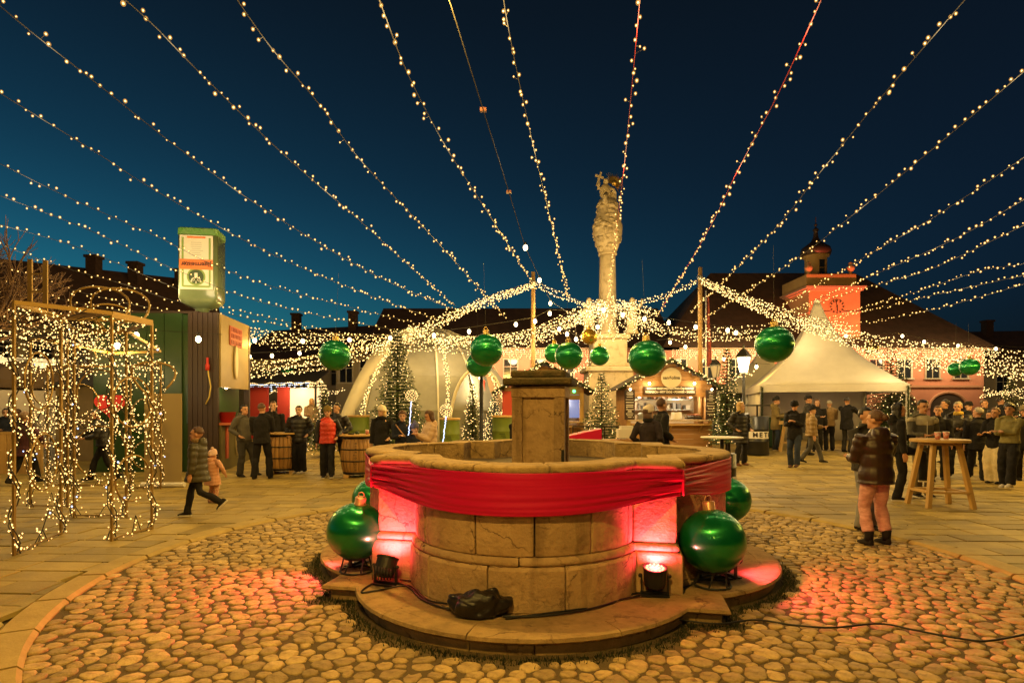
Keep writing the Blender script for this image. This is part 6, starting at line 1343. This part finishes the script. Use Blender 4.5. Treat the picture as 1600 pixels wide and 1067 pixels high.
# lane at left: stalls, parasols, ornaments
aw = thing('lane_stall', 'red fronted stall under a dark awning in the lane', 'market stall', on(432, 24)); m = MB(); m.loft([[(-1.6,-.7,2.25),(1.9,-.7,2.35),(1.9,.9,2.85),(-1.6,.9,2.75)], [(-1.6,-.7,2.3),(1.9,-.7,2.4),(1.9,.9,2.9),(-1.6,.9,2.8)]]); m.build('awning', mat('dark_awning', (.03,.025,.02), .8), aw)
m = MB(); m.box((-1.0,.5,1.1), (.9,.1,2.2)); m.box((.1,.5,1.2),(.5,.1,2.0)); m.build('red_front', mat('red_front', (.4,.03,.02), .7), aw); m = MB(); m.box((.9,.7,1.5), (1.4,.05,1.3)); m.build('lit_window', emis('stall_window', (1,.7,.4), .9), aw)
for x in (-1.55,1.85): m = MB(); m.bar((x,-.65,0),(x,-.65,2.3),.07); m.build('post', BLACK, aw)
bb = MB()
for k in range(50): bb.octa((-1.6+3.5*k/49, -.75, 2.22+.1*k/49+.05*math.sin(k*.6)), .026)
bb.build('awning_bulbs', BULBF, aw, True, kind='stuff'); point('stall_light', (.6,-.2,2.0), CREAM, 50, .1, aw)
ch = thing('chandelier_light', 'chandelier shaped light ornament on the cream house in the lane', 'light ornament', at(495,600,33)); bb = MB(); cb = MB()
for z, r in ((.55,.08),(.35,.16),(.15,.3),(-.1,.52),(-.28,.56),(-.45,.4),(-.58,.22)):
    n = int(6+r*40); pts = [Vector((r*math.cos(2*PI*k/n), r*.5*math.sin(2*PI*k/n), z)) for k in range(n+1)]; cb.tube(pts, .012, 3, cap=False); [bb.octa(q, .036) for q in pts]
for k in range(8): a = 2*PI*k/8; s = [Vector((r*math.cos(a), r*.5*math.sin(a), z)) for z, r in ((.7,.02),(.35,.16),(.15,.3),(-.1,.52),(-.45,.4),(-.6,.15))]; cb.tube(s, .012, 3, cap=False); [bb.octa(q, .034) for q, _ in walk(s, .1)]
cb.build('ornament_frame', GOLD, ch, kind='stuff'); bb.build('ornament_bulbs', BULBF, ch, True, kind='stuff')
bc = MB(); t = thing('icicle_lights', 'cool blue white icicle lights on the cream house in the lane', 'icicle lights', at(385,592,32)); w_ = 100*32/F
for k in range(60):
    x = w_*k/60; d = random.uniform(.2,.75); [bc.octa((x+random.gauss(0,.02), random.gauss(0,.02), -q*.11), .03) for q in range(int(d/.11)+1)]
bc.build('curtain_bulbs', emis('pale_blue_glow', (.6,.75,1), 2.2), t, True, kind='stuff')
for l, pts, Y in (('light garland swagged along the lane house, left part', [(385,614),(410,612),(445,606)], 31), ('light garland swagged along the lane house, right part', [(465,604),(490,612),(515,616)], 31), ('light garland hanging below the lane awning', [(396,628),(430,631),(455,620)], 25), ('light garland along the balcony beside the dome', [(508,610),(525,611),(538,604)], 33), ('light swag over the drinks hut beside the column', [(905,620),(885,590),(905,575),(925,560)], 22), ('second light swag over the drinks hut beside the column', [(900,615),(912,598),(925,580)], 22), ('light swag from the food stall roof to the pagoda tent', [(1105,600),(1130,592),(1155,586),(1180,578)], 21), ('light garland before the far right house, upper', [(1535,605),(1560,612),(1600,606),(1640,600)], 30), ('light garland before the far right house, lower', [(1530,618),(1570,612),(1610,622)], 28)):
    net(l, [spline(sline([(x, y+d) for x, y in pts], Y, Y), 6) for d in (0, 3)], .10, .03, 'small light swags on the houses', name='light_swag')
def wall_lantern(label, loc, power):
    t = thing('wall_lantern', label, 'lantern', loc, 0, 'wall lanterns at left'); m = MB(); m.lathe([(.10,-.2),(.19,.2)], 4); m.build('lantern_glass', LANT, t); m = MB(); m.lathe([(.24,.2),(.1,.36),(.02,.46)], 4); m.build('lantern_roof', BLACK, t); m = MB(); m.bar((0,.1,.3),(0,.7,.45),.04); m.build('bracket', BLACK, t); point('lantern_light', (0,-.35,0), CREAM, power, .1, t)
wall_lantern('lit lantern on the house in the lane', at(475,612,31), 130)
wall_lantern('lit white lantern at the far left edge of the cafe', at(16,594,28.5), 150); wall_lantern('lit white lantern over the cafe parasol', at(77,598,29.5), 150)
def parasol(label, px, Y, zt, w, c):
    t = thing('parasol', label, 'parasol', on(px, Y), 0, 'cafe parasols'); m = MB(); h = w/2; n = 8
    m.loft([[(r*math.cos(2*PI*k/8+PI/8), r*math.sin(2*PI*k/8+PI/8), z) for k in range(8)] for r, z in ((h,zt-.85),(h*1.01,zt-.62),(h*.55,zt-.25),(.06,zt))]); m.build('canopy', c, t); m = MB(); m.tube([(0,0,0),(0,0,zt)], .035, 8); m.build('pole', WOOD, t)
PC = mat('brown_parasol', (.16,.10,.045), .8); parasol('brown cafe parasol at the far left', 22, 17.5, 2.95, 2.9, PC); parasol('brown cafe parasol right of its neighbour behind the gold frames', 108, 19, 2.9, 3.2, PC)
pa = thing('cafe_partition', 'brown wooden partition of the cafe terrace at the far left', 'partition', on(-10, 14.6)); m = MB(); [m.box((-1.6+.3*k,0,.5),(.285,.05,1.0)) for k in range(10)]; m.build('boards', WOOD, pa, kind='stuff'); m = MB(); m.bar((-1.8,0,1.03),(1.4,0,1.03),.07); m.build('top_rail', WOOD, pa)
rbd = thing('red_board', 'red heart shaped board behind the gold frames', 'board', at(172,632,14.2)); m = MB(); P = [(.26*math.sin(a)**3, .02*(13*math.cos(a)-5*math.cos(2*a)-2*math.cos(3*a)-math.cos(4*a))) for a in np.linspace(0, 2*PI, 30, endpoint=False)]; m.loft([[(x*1.5,-.02,z) for x, z in P], [(x*1.5,.02,z) for x, z in P]]); m.build('board', mat('red_board', (.6,.03,.02), .6), rbd); m = MB(); m.bar((0,.04,.1),(0,.04,-1.75),.05); m.build('stand', WOOD, rbd)
tg = thing('tent_booth', 'low beige canvas booth behind the gold frames', 'tent', on(150, 17)); m = MB(); m.box((0,.6,1.1), (2.4,1.2,2.2)); m.build('canvas_wall', mat('beige_canvas', (.35,.26,.13), .8, (.28,.2,.1), 2), tg); m = MB(); m.loft([[(-1.35,-.2,2.2),(1.35,-.2,2.2),(1.35,1.4,2.2),(-1.35,1.4,2.2)], [(-.2,.4,2.75),(.2,.4,2.75),(.2,.8,2.75),(-.2,.8,2.75)]]); m.build('canvas_roof', MC['dark_awning'], tg)
# bare tree at the left edge
bt = thing('bare_tree', 'bare leafless tree reaching in from the left edge', 'tree', (-11.6, 11.2, 0)); m = MB(); tw = MB()
def grow(p, d, L, r, lev, tgt):
    q = p+d*L; mid = p+d*L*.5+Vector((random.gauss(0,.04), random.gauss(0,.04), random.gauss(0,.03)))*L; tgt.tube([p, mid, q], [r, r*.85, r*.7], 5, cap=False)
    if lev == 0: return
    for k in range(random.choice((2,3,3))):
        a = Vector((random.gauss(0,1), random.gauss(0,1), random.gauss(.35,.8))); dd = (d+a*.42).normalized(); grow(p+d*L*random.uniform(.6,1), dd, L*random.uniform(.6,.82), r*.62, lev-1, tw)
grow(Vector((0,0,0)), Vector((.1,0,1)).normalized(), 2.2, .14, 0, m)
for k in range(5): grow(Vector((.2,0,2.1)), Vector((random.uniform(-.1,1.0), random.uniform(-.5,.5), random.uniform(.5,1.1))).normalized(), 1.25, .07, 5, tw)
m.build('trunk', BARK, bt, True); tw.build('branches', mat('twig', (.13,.075,.045), .9), bt, True)
